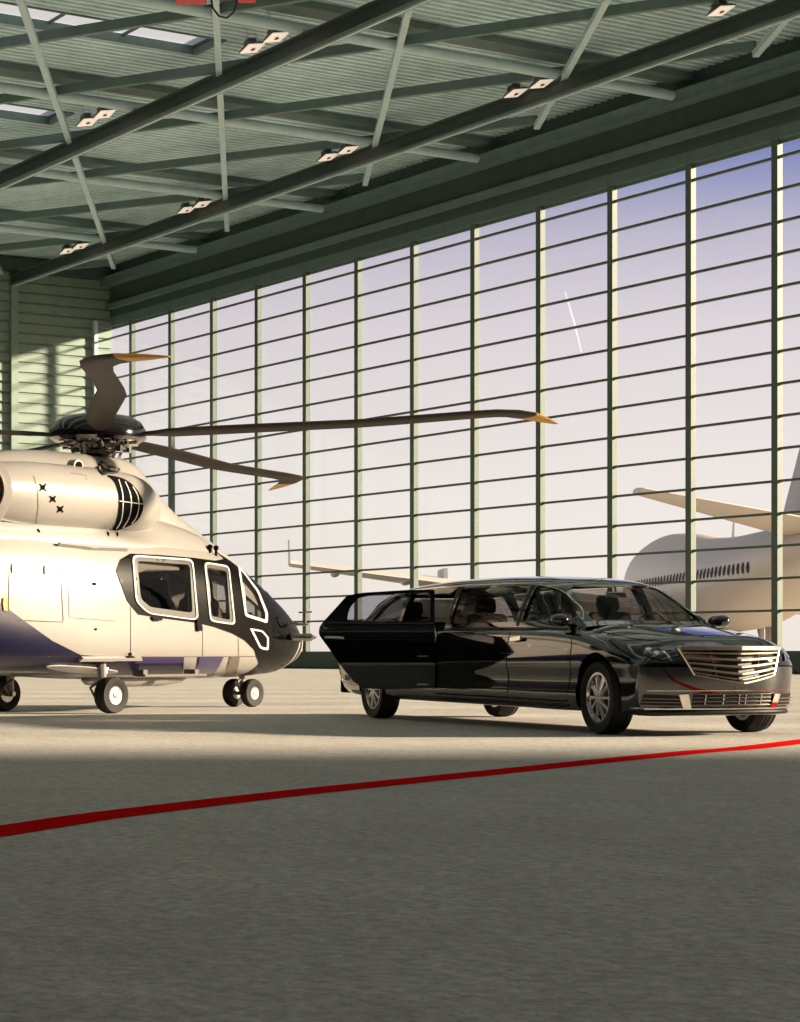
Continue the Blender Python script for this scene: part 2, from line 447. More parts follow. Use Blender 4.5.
# far wall: horizontal sheet cladding
def clad(name, y0, y1, z0, z1, pitch, dep):
    prof = []; z = z0
    while z < z1:
        prof += [(dep, z), (dep*.85, z+pitch*.70), (0, z+pitch*.88), (0, z+pitch*.98)]; z += pitch
    vs, fs = [], []
    for y in (y0, y1):
        for p in prof: vs.append((p[0], y, p[1]))
    n = len(prof)
    for i in range(n-1): fs.append((i, i+1, n+i+1, n+i))
    k = len(vs); vs += [(-.4, y0, z0), (-.4, y0, z1), (-.4, y1, z0), (-.4, y1, z1)]; fs.append((k, k+1, k+3, k+2))
    return mesh_from(name, vs, fs, M['wall'], smooth=False)
struct(clad('wall_back', -90, 0, 0, 24.2, .59, .10))
for k, (v, wd) in enumerate([(6.3, .42), (1.15, .22), (13.9, .35), (21.6, .35), (29, .35)]):
    b = MB(); b.box(.1, .1+.3, -v-wd/2, -v+wd/2, 0, 22.1 if k != 1 else 20.4); trimo(10+k, b, M['tube'] if k == 1 else M['wall'])
# roof deck: trapezoidal ribs running away from the glazed wall, leaving skylight slots
ZD = 23.75
def deck(name, u0, u1, v0, v1, holder=[None]):
    p = .45; prof = []; u = u0
    while u < u1-.01:
        e = min(p, u1-u); prof += [(u, ZD), (u+e*.46, ZD), (u+e*.50, ZD+.36), (u+e*.96, ZD+.36)]; u += p
    prof.append((u1, ZD)); n = len(prof); vs = [(a, -v0, z) for a, z in prof]+[(a, -v1, z) for a, z in prof]
    fs = [(i, i+1, n+i+1, n+i) for i in range(n-1)]
    k = len(vs); vs += [(u0, -v0, ZD+.46), (u1, -v0, ZD+.46), (u1, -v1, ZD+.46), (u0, -v1, ZD+.46)]; fs.append((k, k+1, k+2, k+3))
    return vs, fs
TU = [38.9+13.4*k for k in range(-3, 11)]      # tube positions along the wall (first one sits at -1.3)
vs, fs = [], []
def adddeck(*a):
    v, f = deck('', *a); k = len(vs); vs.extend(v); fs.extend([tuple(i+k for i in q) for q in f])
SKYU = [32.2+13.4*k for k in range(0, 9)]
prev = -1
for su in SKYU:
    adddeck(prev, su-1.15, -.1, 90); adddeck(su-1.15, su+1.15, -.1, 17.9); prev = su+1.15
adddeck(prev, 190, -.1, 90)
struct(mesh_from('ceiling', vs, fs, M['deck'], smooth=False))
# skylights: pane, curbs, bars
ns = 40
for j, su in enumerate(SKYU):
    b = MB(); b.box(su-1.2, su-1.12, -90, -17.9, ZD-.06, ZD+.28); b.box(su+1.12, su+1.20, -90, -17.9, ZD-.06, ZD+.28); b.box(su-1.2, su+1.2, -17.95, -17.8, ZD-.06, ZD+.28)
    r = b.build('window_%d' % (ns+j), M['steel']); struct(r)
    b = MB()
    for q in range(24): b.box(su-1.12, su+1.12, -18.0-q*3, -17.92-q*3, ZD+.18, ZD+.28)
    b.build('window_rail', M['beam'], r)
    b = MB(); b.add([(su-1.18, -90, ZD+.3), (su+1.18, -90, ZD+.3), (su+1.18, -17.9, ZD+.3), (su-1.18, -17.9, ZD+.3)], [(0, 1, 2, 3)]); b.build('window_pane', M['skyp'], r)
# tubes and top chords
ZT = 22.85
tn = 20
for k, u in enumerate(TU):
    b = MB(); b.tube([(u, -.5, ZT), (u, -90, ZT)], .2, 14); trimo(tn, b, M['tube'], smooth=True); tn += 1
    b = MB(); b.box(u-.55, u+.55, -90, -.1, ZD-.28, ZD-.02); trimo(tn, b, M['steel']); tn += 1
# big longitudinal I-beams under the tubes
def ibeam(y, z0, h=.62, wdt=.5):
    b = MB(); b.box(-.1, 190, -y-.05, -y+.05, z0, z0+h); b.box(-.1, 190, -y-wdt/2, -y+wdt/2, z0+h-.06, z0+h)
    b.box(-.1, 190, -y-wdt/2, -y+wdt/2, z0, z0+.07); return b
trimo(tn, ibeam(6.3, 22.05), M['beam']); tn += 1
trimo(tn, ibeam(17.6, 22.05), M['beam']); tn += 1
b = MB(); b.box(-.1, 190, -6.3-.06, -6.3+.06, 21.97, 22.05); trimo(tn, b, M['tube']); tn += 1
b = MB(); b.box(-.1, 190, -17.6-.06, -17.6+.06, 21.97, 22.05); trimo(tn, b, M['tube']); tn += 1
# crossed diagonal braces: at 30 degrees to the wall, meeting on the tubes every 7.74 m
DV = 7.5
def brace(u0, v0, u1, v1, flat):
    global tn
    a = Vector((u0, -v0, 0)); c = Vector((u1, -v1, 0)); d = (c-a).normalized(); s = Vector((-d.y, d.x, 0))
    b = MB()
    if flat: ww, z0, z1, m = .11, ZT-.02, ZT+.34, M['steel']
    else: ww, z0, z1, m = .12, ZT-.25, ZT-.02, M['tube']
    q = [a+s*ww, a-s*ww, c-s*ww, c+s*ww]
    b.add([(p.x, p.y, z) for z in (z0, z1) for p in q], [(0, 1, 2, 3), (4, 7, 6, 5), (0, 4, 5, 1), (1, 5, 6, 2), (2, 6, 7, 3), (3, 7, 4, 0)])
    trimo(tn, b, m); tn += 1
u_lo, u_hi = -1.3, -1.3+13.4*7
for k in range(-7, 12):
    # rising and falling families through the nodes (u = 38.9, v = 6.2 + k*DV)
    for sgn in (1, -1):
        ua, ub = u_lo, u_hi
        f = lambda u: 6.2+k*DV+sgn*(u-38.9)/13.4*DV
        if sgn == 1:
            while ua < ub and f(ua) < 2.2: ua += 6.7
            while ub > ua and f(ub) > 48: ub -= 6.7
        else:
            while ub > ua and f(ub) < 2.2: ub -= 6.7
            while ua < ub and f(ua) > 48: ua += 6.7
        if ub-ua > 3: brace(ua, f(ua), ub, f(ub), sgn == -1)
# roof closure over the far wall head
b = MB(); b.box(.1, .55, -90, -.1, 22.9, 23.6); trimo(5, b, M['beam'])

# lamps: high-bay floodlights in pairs
def lamp_make():
    r = bpy.data.objects.new('floodlight', None); COL.objects.link(r)
    b = MB(); b.rings([[Vector((x*s, y*s, z)) for x, y in ((-1, -1), (1, -1), (1, 1), (-1, 1))] for s, z in ((.22, .34), (.24, .2), (.46, 0), (.46, -.04))])
    b.build('housing', M['housing'], r)
    b = MB(); b.rings([[Vector((x*s, y*s, z)) for x, y in ((-1, -1), (1, -1), (1, 1), (-1, 1))] for s, z in ((.43, -.035), (.43, -.07))])
    b.build('lens', M['emitm'], r)
    b = MB(); b.tube([(-.5, 0, -.0), (-.5, 0, .4), (0, 0, .62), (.5, 0, .4), (.5, 0, 0)], .03, 6); b.build('bracket', M['tube'], r)
    b = MB(); b.lathe([(.12, -.12), (.06, -.07), (0.001, -.07)][::-1], 'z', n=12); b.build('bulb_cap', M['copper'], r)
    b = MB(); b.tube([(0, 0, .62), (0, 0, 1.5)], .02, 6); b.build('hanger', M['tube'], r)
    return r
LAMPS = [(51.9, 6.9), (50.2, 6.9), (38.35, 7.2), (36.7, 7.2), (24.6, 7.0), (23.0, 7.0), (11.2, 7.2), (9.6, 7.2), (51.9, 18.6), (50.2, 18.6), (38.4, 18.8), (36.8, 18.8), (62.95, 7.6)]
LL = []
for nm in ('nearest complete pair on the window-side roof beam', 'second nearest complete pair on the window-side roof beam', 'third pair along the window-side roof beam, above the rotor',
           'farthest pair on the window-side roof beam', 'pair beside the red hoist and its black cable', 'pair under the skylights at the left of the ceiling'):
    LL += ['right floodlight of the '+nm, 'left floodlight of the '+nm]
LL.append('single floodlight at the very top right of the ceiling, above the window-side beam')
L0 = lamp_make()
for i, (u, v) in enumerate(LAMPS):
    o = L0 if i == 0 else copy_tree(L0)
    o.matrix_world = HM @ Matrix.Translation((u, -v, ZT-.28)) @ Matrix.Scale(.82, 4) @ Matrix.Rotation(math.radians(-14), 4, 'Y') @ Matrix.Rotation(math.radians(12), 4, 'X')
    prop(o, LL[i], 'floodlight', 'floodlights under the roof tubes')

# red overhead hoist with a hanging cable
r = bpy.data.objects.new('crane_hoist', None); COL.objects.link(r); r.location = (-6.5, 73, 22.24)
b = MB(); b.box(-1.6, .28, -.35, .35, .12, .6); b.box(-.9, .1, -.5, .5, .0, .16); b.build('end_carriage', M['red'], r, bevel=.02)
b = MB(); b.box(1.15, 1.75, -.3, .3, .0, .35); b.lathe([(.2, -.3), (.2, .3)], 'y', (1.45, 0, .4), 16); b.build('cable_drum', M['red'], r)
b = MB(); b.tube([(.28, 0, .15), (.34, 0, -.25), (.55, 0, -.52), (.8, 0, -.58), (1.02, 0, -.40), (1.13, 0, -.1), (1.15, 0, .15)], .035, 8); b.build('cable', M['cable'], r, smooth=True)
b = MB(); b.box(-2, 2, -.12, .12, .6, .72); b.build('rail', M['steel'], r)
prop(r, 'red overhead crane hoist with a looping black cable below the roof', 'crane hoist')

# ------------------------------------------------------------------ generic vehicles helpers
def empty(name, loc, fwd):
    o = bpy.data.objects.new(name, None); COL.objects.link(o); o.location = loc
    o.rotation_euler = (0, 0, math.atan2(fwd[1], fwd[0])); bpy.context.view_layer.update(); return o

def loft(name, rings, m, parent, caps=True, smooth=True, auto=60):
    b = MB(); b.rings([[Vector(p) for p in r] for r in rings], caps); return b.build(name, m, parent, smooth=smooth, auto=auto)

def tyre_wheel(parent, c, R, W, rimR, side, style, tm=None):
    """wheel of radius R and width W, axis along y, outer face towards side*y"""
    tm = tm or M['tyre']; s = side
    wh = bpy.data.objects.new('wheel', None); COL.objects.link(wh); wh.parent = parent; wh.location = c
    b = MB(); h = W/2
    prof = [(rimR, -h*.80), (rimR+.012, -h*.92), (R*.88+rimR*.12, -h), (R-.022, -h*.90), (R-.004, -h*.70), (R, -h*.4)]
    for gx in (-.36, 0, .36): prof += [(R, h*gx-.006), (R-.008, h*gx-.004), (R-.008, h*gx+.004), (R, h*gx+.006)]
    prof += [(R, h*.4), (R-.004, h*.70), (R-.022, h*.90), (R*.88+rimR*.12, h), (rimR+.012, h*.92), (rimR, h*.80)]
    prof = [(r, y*s) for r, y in prof]
    b.lathe(prof, 'y', n=56, closed=True); b.build('tyre', tm, wh, smooth=True, auto=50)
    if style == 'alloy':
        b = MB(); b.lathe([(rimR, -h*.8*s), (rimR, h*.8*s), (rimR+.008, h*.88*s), (rimR-.012, h*.90*s), (rimR-.03, h*.6*s), (rimR-.035, -h*.8*s)], 'y', n=56, closed=True)
        for k in range(10):
            a = 2*PI*k/10
            mt = Matrix.Rotation(a, 4, 'Y')
            q = [(.03, .024), (rimR*.6, .019), (rimR-.012, .030)]
            rr = []
            for r0, hw in q:
                yy = s*h*(.72-.18*(r0/rimR)); th = .022*s
                rr.append([mt @ Vector(p) for p in ((r0, yy, -hw), (r0, yy+th, -hw*.55), (r0, yy+th, hw*.55), (r0, yy, hw), (r0, yy-th*1.6, 0))])
            b.rings(rr)
        b.lathe([(0.001, s*h*.86), (.03, s*h*.85), (.036, s*h*.7), (.05, s*h*.68), (.075, s*h*.6), (.075, s*h*.4)], 'y', n=24)
        b.build('rim', M['alu'], wh, smooth=True, auto=30)
        b = MB(); b.lathe([(0.001, s*h*.1), (rimR-.05, s*h*.1), (rimR-.05, s*h*.02), (0.001, s*h*.02)], 'y', n=32); b.build('brake_disc', M['steelm'], wh)
        b = MB(); b.lathe([(0.001, -s*h*.5), (rimR-.03, -s*h*.5), (rimR-.03, -s*h*.6), (0.001, -s*h*.6)], 'y', n=32); b.build('inner_shield', M['plast'], wh)
    else:
        b = MB(); b.lathe([(rimR+.002, s*h*.8), (rimR, s*h*.86), (rimR-.012, s*h*.84), (rimR-.022, s*h*.6), (rimR*.55, s*h*.5), (rimR*.50, s*h*.74), (rimR*.30, s*h*.78), (rimR*.28, s*h*.92), (0.001, s*h*.95)], 'y', n=40)
        b.lathe([(rimR+.002, -s*h*.8), (rimR-.02, -s*h*.5), (rimR*.5, -s*h*.45), (.001, -s*h*.5)], 'y', n=40)
        for k in range(8):
            a = 2*PI*(k+.5)/8; b.lathe([(0.014, s*h*.45), (.014, s*h*.62), (.001, s*h*.63)], 'y', (rimR*.75*math.cos(a), 0, rimR*.75*math.sin(a)), 8)
        b.build('rim', M['steelm'] if style == 'aero' else M['alu'], wh, smooth=True, auto=30)
    return wh

# ------------------------------------------------------------------ airliner outside
PF = Vector((-.0766, 1, 0)).normalized()
AIR = empty('airliner', (23.1, 160, 0), PF)      # local x forward (away), y left
def se_ring(x, w, zb, zt, n=28, e=2.0, zw=None, yc=0):
    zc = (zb+zt)/2 if zw is None else zw; out = []
    for k in range(n):
        a = 2*PI*k/n; c, s = math.cos(a), math.sin(a)
        y = w*math.copysign(abs(c)**(2/e), c); hh = (zt-zc) if s > 0 else (zc-zb); z = zc+hh*math.copysign(abs(s)**(2/e), s)
        out.append((x, y+yc, z))
    return out
kx = [-42, -36, -28, -20, -10, 0, 8, 16, 22, 26, 28.5, 30]
kw = [.25, 1.1, 2.2, 2.9, 3.25, 3.3, 3.3, 3.3, 3.1, 2.4, 1.5, .1]
kb = [7.6, 6.6, 4.9, 3.5, 2.4, 2.2, 2.2, 2.2, 2.4, 3.1, 4.2, 5.6]
kt = [8.4, 8.6, 8.8, 8.8, 8.8, 9.1, 9.8, 10.2, 9.8, 8.6, 7.2, 5.7]
rings = [se_ring(x, spl(kx, kw, x), spl(kx, kb, x), spl(kx, kt, x), 40) for x in np.linspace(-42, 30, 60)]
fus = loft('fuselage', rings, M['planew'], AIR)
def foil(name, P, m, parent, tf=.12):
    """P: list of (lead, trail) points; a wing with real thickness"""
    rr = []
    for (a, c) in P:
        a, c = Vector(a), Vector(c); ch = (c-a); up = Vector((0, 0, 1)) if abs((P[-1][0][2]-P[0][0][2])) < abs(P[-1][0][1]-P[0][0][1]) else Vector((0, 1, 0))
        t = ch.length*tf; ring = []
        for s, h in ((0, 0), (.08, .42), (.3, .55), (.6, .4), (1, .03), (1, -.03), (.6, -.28), (.3, -.4), (.08, -.3)):
            ring.append(a+ch*s+up*t*h)
        rr.append(ring)
    return loft(name, rr, m, parent, auto=40)
for s in (1, -1):
    foil('wing', [((16, 2.8*s, 3.8), (-1, 2.8*s, 3.6)), ((8, 13*s, 5.0), (-3, 13*s, 4.8)), ((-4.5, 31.2*s, 6.9), (-8.8, 31.2*s, 6.8))], M['planew'], AIR, .11)
    foil('winglet', [((-5.2, 31.2*s, 6.8), (-8.8, 31.2*s, 6.8)), ((-7.3, 31.3*s, 8.4), (-9.2, 31.3*s, 8.4))], M['planew'], AIR, .05)
    foil('stabiliser', [((-24, 1.5*s, 8.2), (-35.5, 1.5*s, 8.1)), ((-35.5, 12.9*s, 9.7), (-39, 12.9*s, 9.7))], M['planew'], AIR, .10)
    for q, (yy, xx) in enumerate(((11, 6.5), (20, 1.5))):
        b = MB(); zz = 3.2+.05*yy
        b.lathe([(1.2, 3.2), (1.5, 2.6), (1.55, 0), (1.1, -2.6), (.6, -3.2), (.001, -4)], 'x', (xx, yy*s, zz), 28)
        b.box(xx-2.5, xx+2, yy*s-.15, yy*s+.15, zz+1.2, zz+2.6); e = b.build('engine', M['planeg'], AIR, smooth=True, auto=50)
    for yy in (8, 13, 18, 23, 28):
        b = MB(); xx = -3-.22*(yy-14) if yy > 14 else -2.5
        zz = 4.0+.103*(yy-3)-.25
        b.lathe([(.001, 3.2), (.28, 2), (.33, 0), (.2, -1.6), (.001, -2.4)], 'x', (xx+1.2, yy*s, zz), 12); b.build('flap_fairing', M['planeg'], AIR, smooth=True)
fin = foil('tail_fin', [((-17.5, 0, 8.4), (-36.0, 0, 8.4)), ((-34, 0, 24), (-38, 0, 24))], M['planeg'], AIR, .07)
bv = bvh_of([fus])
# row of cabin windows on the port side (and its mirror)
def win(xc):
    for s in (1, -1):
        pts = []
        for a in np.linspace(0, 2*PI, 9)[:-1]:
            x = xc+.36*math.cos(a); z = 6.15+.38*math.sin(a)
            loc, nn, _, _ = bv.ray_cast(AIR.matrix_world @ Vector((x, 9*s, z)), AIR.matrix_world.to_3x3() @ Vector((0, -s, 0)))
            pts.append(AIR.matrix_world.inverted() @ (loc+nn*.03))
        mesh_from('cabin_window', pts, [tuple(range(8))], M['planed'], AIR, smooth=False)
for k in range(34): win(-20.6+k*1.12)
for xx, zt in ((9, 9.9), (-4, 8.9)):
    b = MB(); b.rings([[(xx-.35, -.04, zt-.1), (xx+.35, -.04, zt-.1), (xx+.35, .04, zt-.1), (xx-.35, .04, zt-.1)], [(xx-.5, -.02, zt+1.5), (xx-.2, -.02, zt+1.5), (xx-.2, .02, zt+1.5), (xx-.5, .02, zt+1.5)]])
    b.build('antenna', M['planew'], AIR)
# landing gear: legs with bogies and open doors
for (xx, yy) in ((0, 3.6), (0, -3.6), (-5, 1.8), (-5, -1.8), (23, 0)):
    b = MB(); b.tube([(xx, yy, 3.2), (xx, yy, .75)], .16, 10); b.tube([(xx+1.4, yy, 2.9), (xx, yy, 1.3)], .09, 8)
    lg = b.build('landing_gear', M['planew'], AIR, smooth=True)
    for dx in ((-.85, .85) if xx < 20 else (0,)):
        for dy in (-.55, .55):
            w_ = MB(); w_.lathe([(.001, -.2), (.3, -.2), (.55, -.2), (.62, -.12), (.62, .12), (.55, .2), (.3, .2), (.001, .2)], 'y', (xx+dx, yy+dy, .62), 24); w_.build('wheel', M['tyre'], lg, smooth=True)
    b = MB(); b.box(xx-1.2, xx+1.0, yy+.5 if yy >= 0 else yy-.58, yy+.58 if yy >= 0 else yy-.5, 1.6, 3.4); b.build('gear_door', M['planew'], lg)
prop(AIR, 'large white airliner parked outside the glazed wall, seen from behind its left side', 'airliner')

# contrail: a thin far vapour streak
def pt(px, py, d): return Vector(((px-CX)/F*d, d, HC+(HZ-py)/F*d))
b = MB(); b.tube([pt(565, 292, 2500), pt(574, 322, 2500), pt(581.5, 352, 2500)], [.5, .95, .6], 8)
cm = bpy.data.materials.new('vapour'); cm.use_nodes = True; q = cm.node_tree.nodes['Principled BSDF']; q.inputs['Base Color'].default_value = (1, 1, 1, 1); q.inputs['Roughness'].default_value = 1; q.inputs['Alpha'].default_value = .22
o = b.build('vapour_trail', cm, smooth=True); o.name = 'sky_trail'; prop(o, 'thin white vapour trail in the sky right of the long rotor blade tip', 'vapour trail', kind='stuff')

# ------------------------------------------------------------------ helicopter
HEL = empty('helicopter', (-4.52, 29.2, 0), (.6, .8))
HMW = HEL.matrix_world.copy()
kx = [-9.5, -7, -5, -3.4, -2.2, -1, 0, 1, 1.8, 2.6, 3.2, 3.7, 4.1, 4.45, 4.7, 4.82]
kw = [.22, .3, .42, .70, .92, 1.03, 1.06, 1.06, 1.05, .99, .90, .79, .67, .50, .30, .06]
kb = [2.1, 1.9, 1.5, .95, .62, .50, .45, .42, .42, .42, .43, .45, .49, .56, .66, .80]
kt = [2.55, 2.5, 2.45, 2.45, 2.5, 2.52, 2.52, 2.5, 2.42, 2.26, 2.02, 1.77, 1.55, 1.33, 1.13, .96]
ke = [2.0, 2.1, 2.3, 2.6, 2.9, 3.0, 3.0, 3.0, 2.9, 2.7, 2.5, 2.3, 2.2, 2.1, 2, 2]
kc = [2.3, 2.2, 2.0, 1.6, 1.35, 1.2, 1.15, 1.12, 1.1, 1.08, 1.05, 1.0, .98, .95, .93, .9]
XS = list(np.linspace(-9.5, 2.4, 110))+list(np.linspace(2.5, 4.82, 34))
def hring(x, inset=0, n=72):
    return se_ring(x, max(.02, spl(kx, kw, x)-inset), spl(kx, kb, x)+inset, max(spl(kx, kt, x)-inset, spl(kx, kb, x)+inset+.02), n, spl(kx, ke, x), spl(kx, kc, x) if inset == 0 else None)
fus = loft('fuselage', [hring(x) for x in XS], M['white'], HEL)
# upper fairing carrying the rotor
ux = [-5, -3.6, -2.4, -1.2, -.4, .4, 1.0, 1.35, 1.7, 2.1, 2.6, 3.1, 3.5]
uw = [.2, .42, .60, .68, .66, .58, .50, .43, .40, .40, .42, .40, .2]
ut = [2.5, 2.75, 3.1, 3.36, 3.42, 3.43, 3.43, 3.37, 3.06, 2.76, 2.49, 2.22, 1.95]
pyl = loft('rotor_fairing', [se_ring(x, spl(ux, uw, x), 1.5, spl(ux, ut, x), 48, 2.5, 1.9) for x in np.linspace(-5, 3.5, 60)], M['white'], HEL)
# engine nacelles
nacs = []
for s in (-1, 1):
    nx = [-2.4, -1.8, -1.0, 0, .5, .85, 1.10, 1.3, 1.4]
    nr = [.22, .36, .43, .44, .43, .39, .31, .18, .03]
    nz = [2.78, 2.78, 2.77, 2.76, 2.75, 2.74, 2.71, 2.68, 2.65]
    ny = [.70, .66, .62, .60, .60, .57, .52, .47, .44]
    rr = []
    for x in np.linspace(-2.4, 1.4, 44):
        r_ = spl(nx, nr, x); rr.append([(x, s*spl(nx, ny, x)+r_*math.cos(a), spl(nx, nz, x)+r_*.98*math.sin(a)) for a in np.linspace(0, 2*PI, 49)[:-1]])
    nacs.append(loft('engine_cowling', rr, M['white'], HEL))
# roof shoulder that blends cabin roof into the fairing
sh = loft('roof_shoulder', [se_ring(x, spl([-4, -2, 0, 1.2, 2.2, 3.2], [.5, .82, .92, .88, .76, .3], x), 1.6, spl([-4, -2, 0, 1.2, 2.2, 3.2], [2.55, 2.66, 2.70, 2.66, 2.50, 2.0], x), 48, 2.6, 1.9) for x in np.linspace(-4, 3.2, 40)], M['white'], HEL)
def blacken(o, f):
    o.data.materials.append(M['hblack'])
    for p in o.data.polygons:
        c = sum((o.data.vertices[i].co for i in p.vertices), Vector())/len(p.vertices)
        if f(c): p.material_index = 1
blacken(fus, lambda c: c.x > 3.2 or (c.x > 2.5 and c.z > 1.75)); blacken(sh, lambda c: c.x > 2.5 and c.z > 1.75)
full = bvh_of([fus, pyl, sh]+nacs); fb = bvh_of([fus]); body_b = fb; nb = bvh_of([nacs[0]])

def P(name, polys, m, bv=None, **k):
    if polys and not isinstance(polys[0][0], (tuple, list, Vector)): polys = [polys]
    k.setdefault('mirror', True)
    return paint(name, polys, bv or fb, m, HEL, **k)
W1o = round_poly([(130.8, 555.5), (191.9, 559.8), (197.3, 619.8), (189, 619.6), (147, 613.9), (134.5, 602)], 6)
W1i = round_poly([(136.4, 561), (189.2, 565), (192, 613), (149.5, 607), (140.3, 599)], 4)
W2o = round_poly([(203, 562.4), (228, 566.6), (234.4, 625.2), (209, 621.5)], 5)
W2i = round_poly([(206.6, 567.6), (226, 571.3), (229.6, 620.2), (211, 616)], 3)
W3o = round_poly([(237, 565.5), (246, 576), (258, 591.5), (266.8, 613), (266.6, 623.5), (244.2, 616.3)], 2.5)
W3i = round_poly([(239.5, 570.5), (245.6, 577.8), (256.4, 592.6), (264.4, 613.5), (264.4, 620), (246, 614)], 2)
W4o = round_poly([(248.6, 628), (261.5, 630.4), (267.8, 637.4), (267.6, 650), (259, 648.4)], 2)
W4i = round_poly([(252, 630.3), (260.8, 632), (266, 637.8), (265.9, 647.6), (260.2, 646.4)], 1.5)
WS = round_poly([(265.5, 597.5), (280, 616), (292, 636), (289.6, 648), (281.5, 653.6), (273.2, 652), (272.2, 631), (268.8, 617)], 2)
SUR = [(115.5, 570.6), (120, 559.5), (130, 553.8), (160, 555.3), (192.5, 558), (215, 561), (223.5, 559.5), (228.5, 554), (240, 562), (256, 578), (272, 599), (290, 622), (296, 632), (292.5, 647),
       (283.5, 657), (280.5, 672.2), (260.6, 673.8), (258.6, 663), (254, 650), (244.6, 640.6), (232, 633.5), (214, 627), (196.5, 622.8), (165, 618.6), (138, 614.5), (127, 601)]
# cut the real window openings right through the cabin shell
def prism_px(outline, bv, root, name='cut'):
    pts = []
    for p in outline:
        h = hit(bv, p, root); pts.append((h.x, h.z))
    n = len(pts); vs = [(x, y, z) for y in (-3, 3) for x, z in pts]; fs = [tuple(range(n))[::-1], tuple(range(n, 2*n))]+[(i, (i+1) % n, n+(i+1) % n, n+i) for i in range(n)]
    return mesh_from(name, vs, fs, None, root, smooth=False)
cut = [prism_px(w_, fb, HEL) for w_ in (W1i, W2i, W3i)]
WSs = [(p[0]*.93+280*.07-1.0, p[1]*.93+630*.07) for p in WS]
cut.append(prism_px(WSs, fb, HEL))
sur = P('window_surround', SUR, M['hblack'], holes=[W1i, W2i, W3i], off=.009, step=3)
def inl(o_, i_):
    c = sum((Vector(p) for p in o_), Vector((0, 0)))/len(o_); w = max(p[0] for p in o_)-min(p[0] for p in o_); h = max(p[1] for p in o_)-min(p[1] for p in o_)
    return [((p[0]-c.x)*(1-3.2/w)+c.x, (p[1]-c.y)*(1-3.2/h)+c.y) for p in o_]
W1m, W2m = inl(W1o, W1i), inl(W2o, W2i)
P('window_frame', W1o, M['linew'], holes=[W1m], off=.014, step=3, thick=.012, label='white frame of the large cabin window')
P('window_frame', W2o, M['linew'], holes=[W2m], off=.012, step=3, thick=.012, label='white frame of the narrow middle window')
P('window_frame', W3o, M['linew'], holes=[W3i], off=.013, step=2.5, thick=.006)
P('window_frame', W4o, M['linew'], holes=[W4i], off=.013, step=2.5, thick=.006)
W1x = [tuple(Vector(a)*.45+Vector(b_)*.55) for a, b_ in zip(resample(W1o, 200), resample(W1i, 200))] if False else None
P('window_gasket', W1m, M['gasket'], holes=[W1i], off=.012, step=3)
P('window_gasket', W2m, M['gasket'], holes=[W2i], off=.012, step=3)
for w_ in (W1i, W2i, W3i): P('window_pane', w_, M['hgl'], off=-.004, step=5)
P('window_pane', W4i, M['gloss'], off=.008, step=3)
P('windscreen', WS, M['hgl2'], off=.010, step=3)
def hull_stripe(x, a0, a1, r_=.009, name='nose_stripe', dx=0):
    for sg in (1, -1):
        pts = []
        for a in np.linspace(a0, a1, 26):
            xx = x+dx*((a-a0)/(a1-a0)); R_ = se_ring(xx, 1, 0, 1, 4); W_ = spl(kx, kw, xx); zb = spl(kx, kb, xx); zt = spl(kx, kt, xx); e_ = spl(kx, ke, xx); zc = spl(kx, kc, xx)
            c_, s_ = math.cos(a), math.sin(a); hh = (zt-zc) if s_ > 0 else (zc-zb)
            pts.append((xx, -sg*(W_+.004)*abs(c_)**(2/e_), zc+(hh+.004)*math.copysign(abs(s_)**(2/e_), s_)))
        b = MB(); b.tube(pts, r_, 8); b.build(name, M['linew'], HEL, smooth=True)
hull_stripe(4.62, -1.45, 1.3, .011); hull_stripe(4.1, -1.5, -.05, .010, dx=.25)
# lower livery
P('livery_panel', [(-60, 560), (-30, 585), (0, 603), (24, 620.7), (52, 640.6), (80, 654.6), (103, 656.5), (184, 656.5), (182.5, 678), (120, 679), (85, 679), (40, 677), (0, 674), (-40, 668), (-80, 645)], M['blue'], body_b, off=.004, step=4, label='dark blue lower livery panel')
P('sponson_top', [(77, 658.8), (81, 656), (139, 655.8), (140, 658.6)], M['white'], body_b, off=.008, step=3, thick=.05)
P('sponson_fairing', smooth_poly([(46, 665.5), (60, 664.3), (90, 666.2), (117, 670), (108, 672.3), (80, 671.5), (56, 668.5)]), M['white'], body_b, off=.008, step=3, thick=.02)
P('livery_stripe', [(120, 656.6), (184, 656.6), (183, 663), (124, 663)], M['purple'], body_b, off=.008, step=4)
P('livery_stripe', [(197.6, 656.3), (223.7, 656.3), (219, 666), (212, 677), (195, 677)], M['purple'], off=.007, step=3)
P('livery_stripe', [(229.3, 656.3), (239.6, 656.3), (238.2, 666), (235, 678), (224.5, 678)], M['taupe'], off=.007, step=3, label='taupe livery stripe')
# panel lines, hatches
def line(pts, w_=.8, bv=None, m=None, closed=False, name='panel_seam', **k):
    if closed: pts = list(pts)+[pts[0]]
    P(name, [stroke(pts, w_)], m or M['line'], bv or full, off=.005, step=3, mirror=False, **k)
line([(8.5, 569), (8.5, 620)]); line([(8.5, 569), (60, 571)]); line([(60.5, 571), (63, 621)]); line([(8.5, 620), (63, 622)])
line([(67.8, 572), (69, 617)], .4); line([(67.8, 572), (114, 573)], .4); line([(69, 617.5), (115, 621)], .4)
line([(130.5, 604), (130.5, 655)], .5); line([(202.5, 626), (202.5, 656)], .4); line([(238, 638), (238.3, 656)], .4)
line([(0, 656), (120, 657), (260, 656.3)], .45)
line([(33.5, 476), (37.5, 490), (38, 508), (35.5, 524)], .5)
for x, y in ((12.5, 568.5), (45, 570)):
    P('hatch_hinge', [(x-1.2, y-4.5), (x+1.6, y-4.5), (x+1.6, y+4.5), (x-1.2, y+4.5)], M['linew'], full, off=.004, step=3, thick=.02)
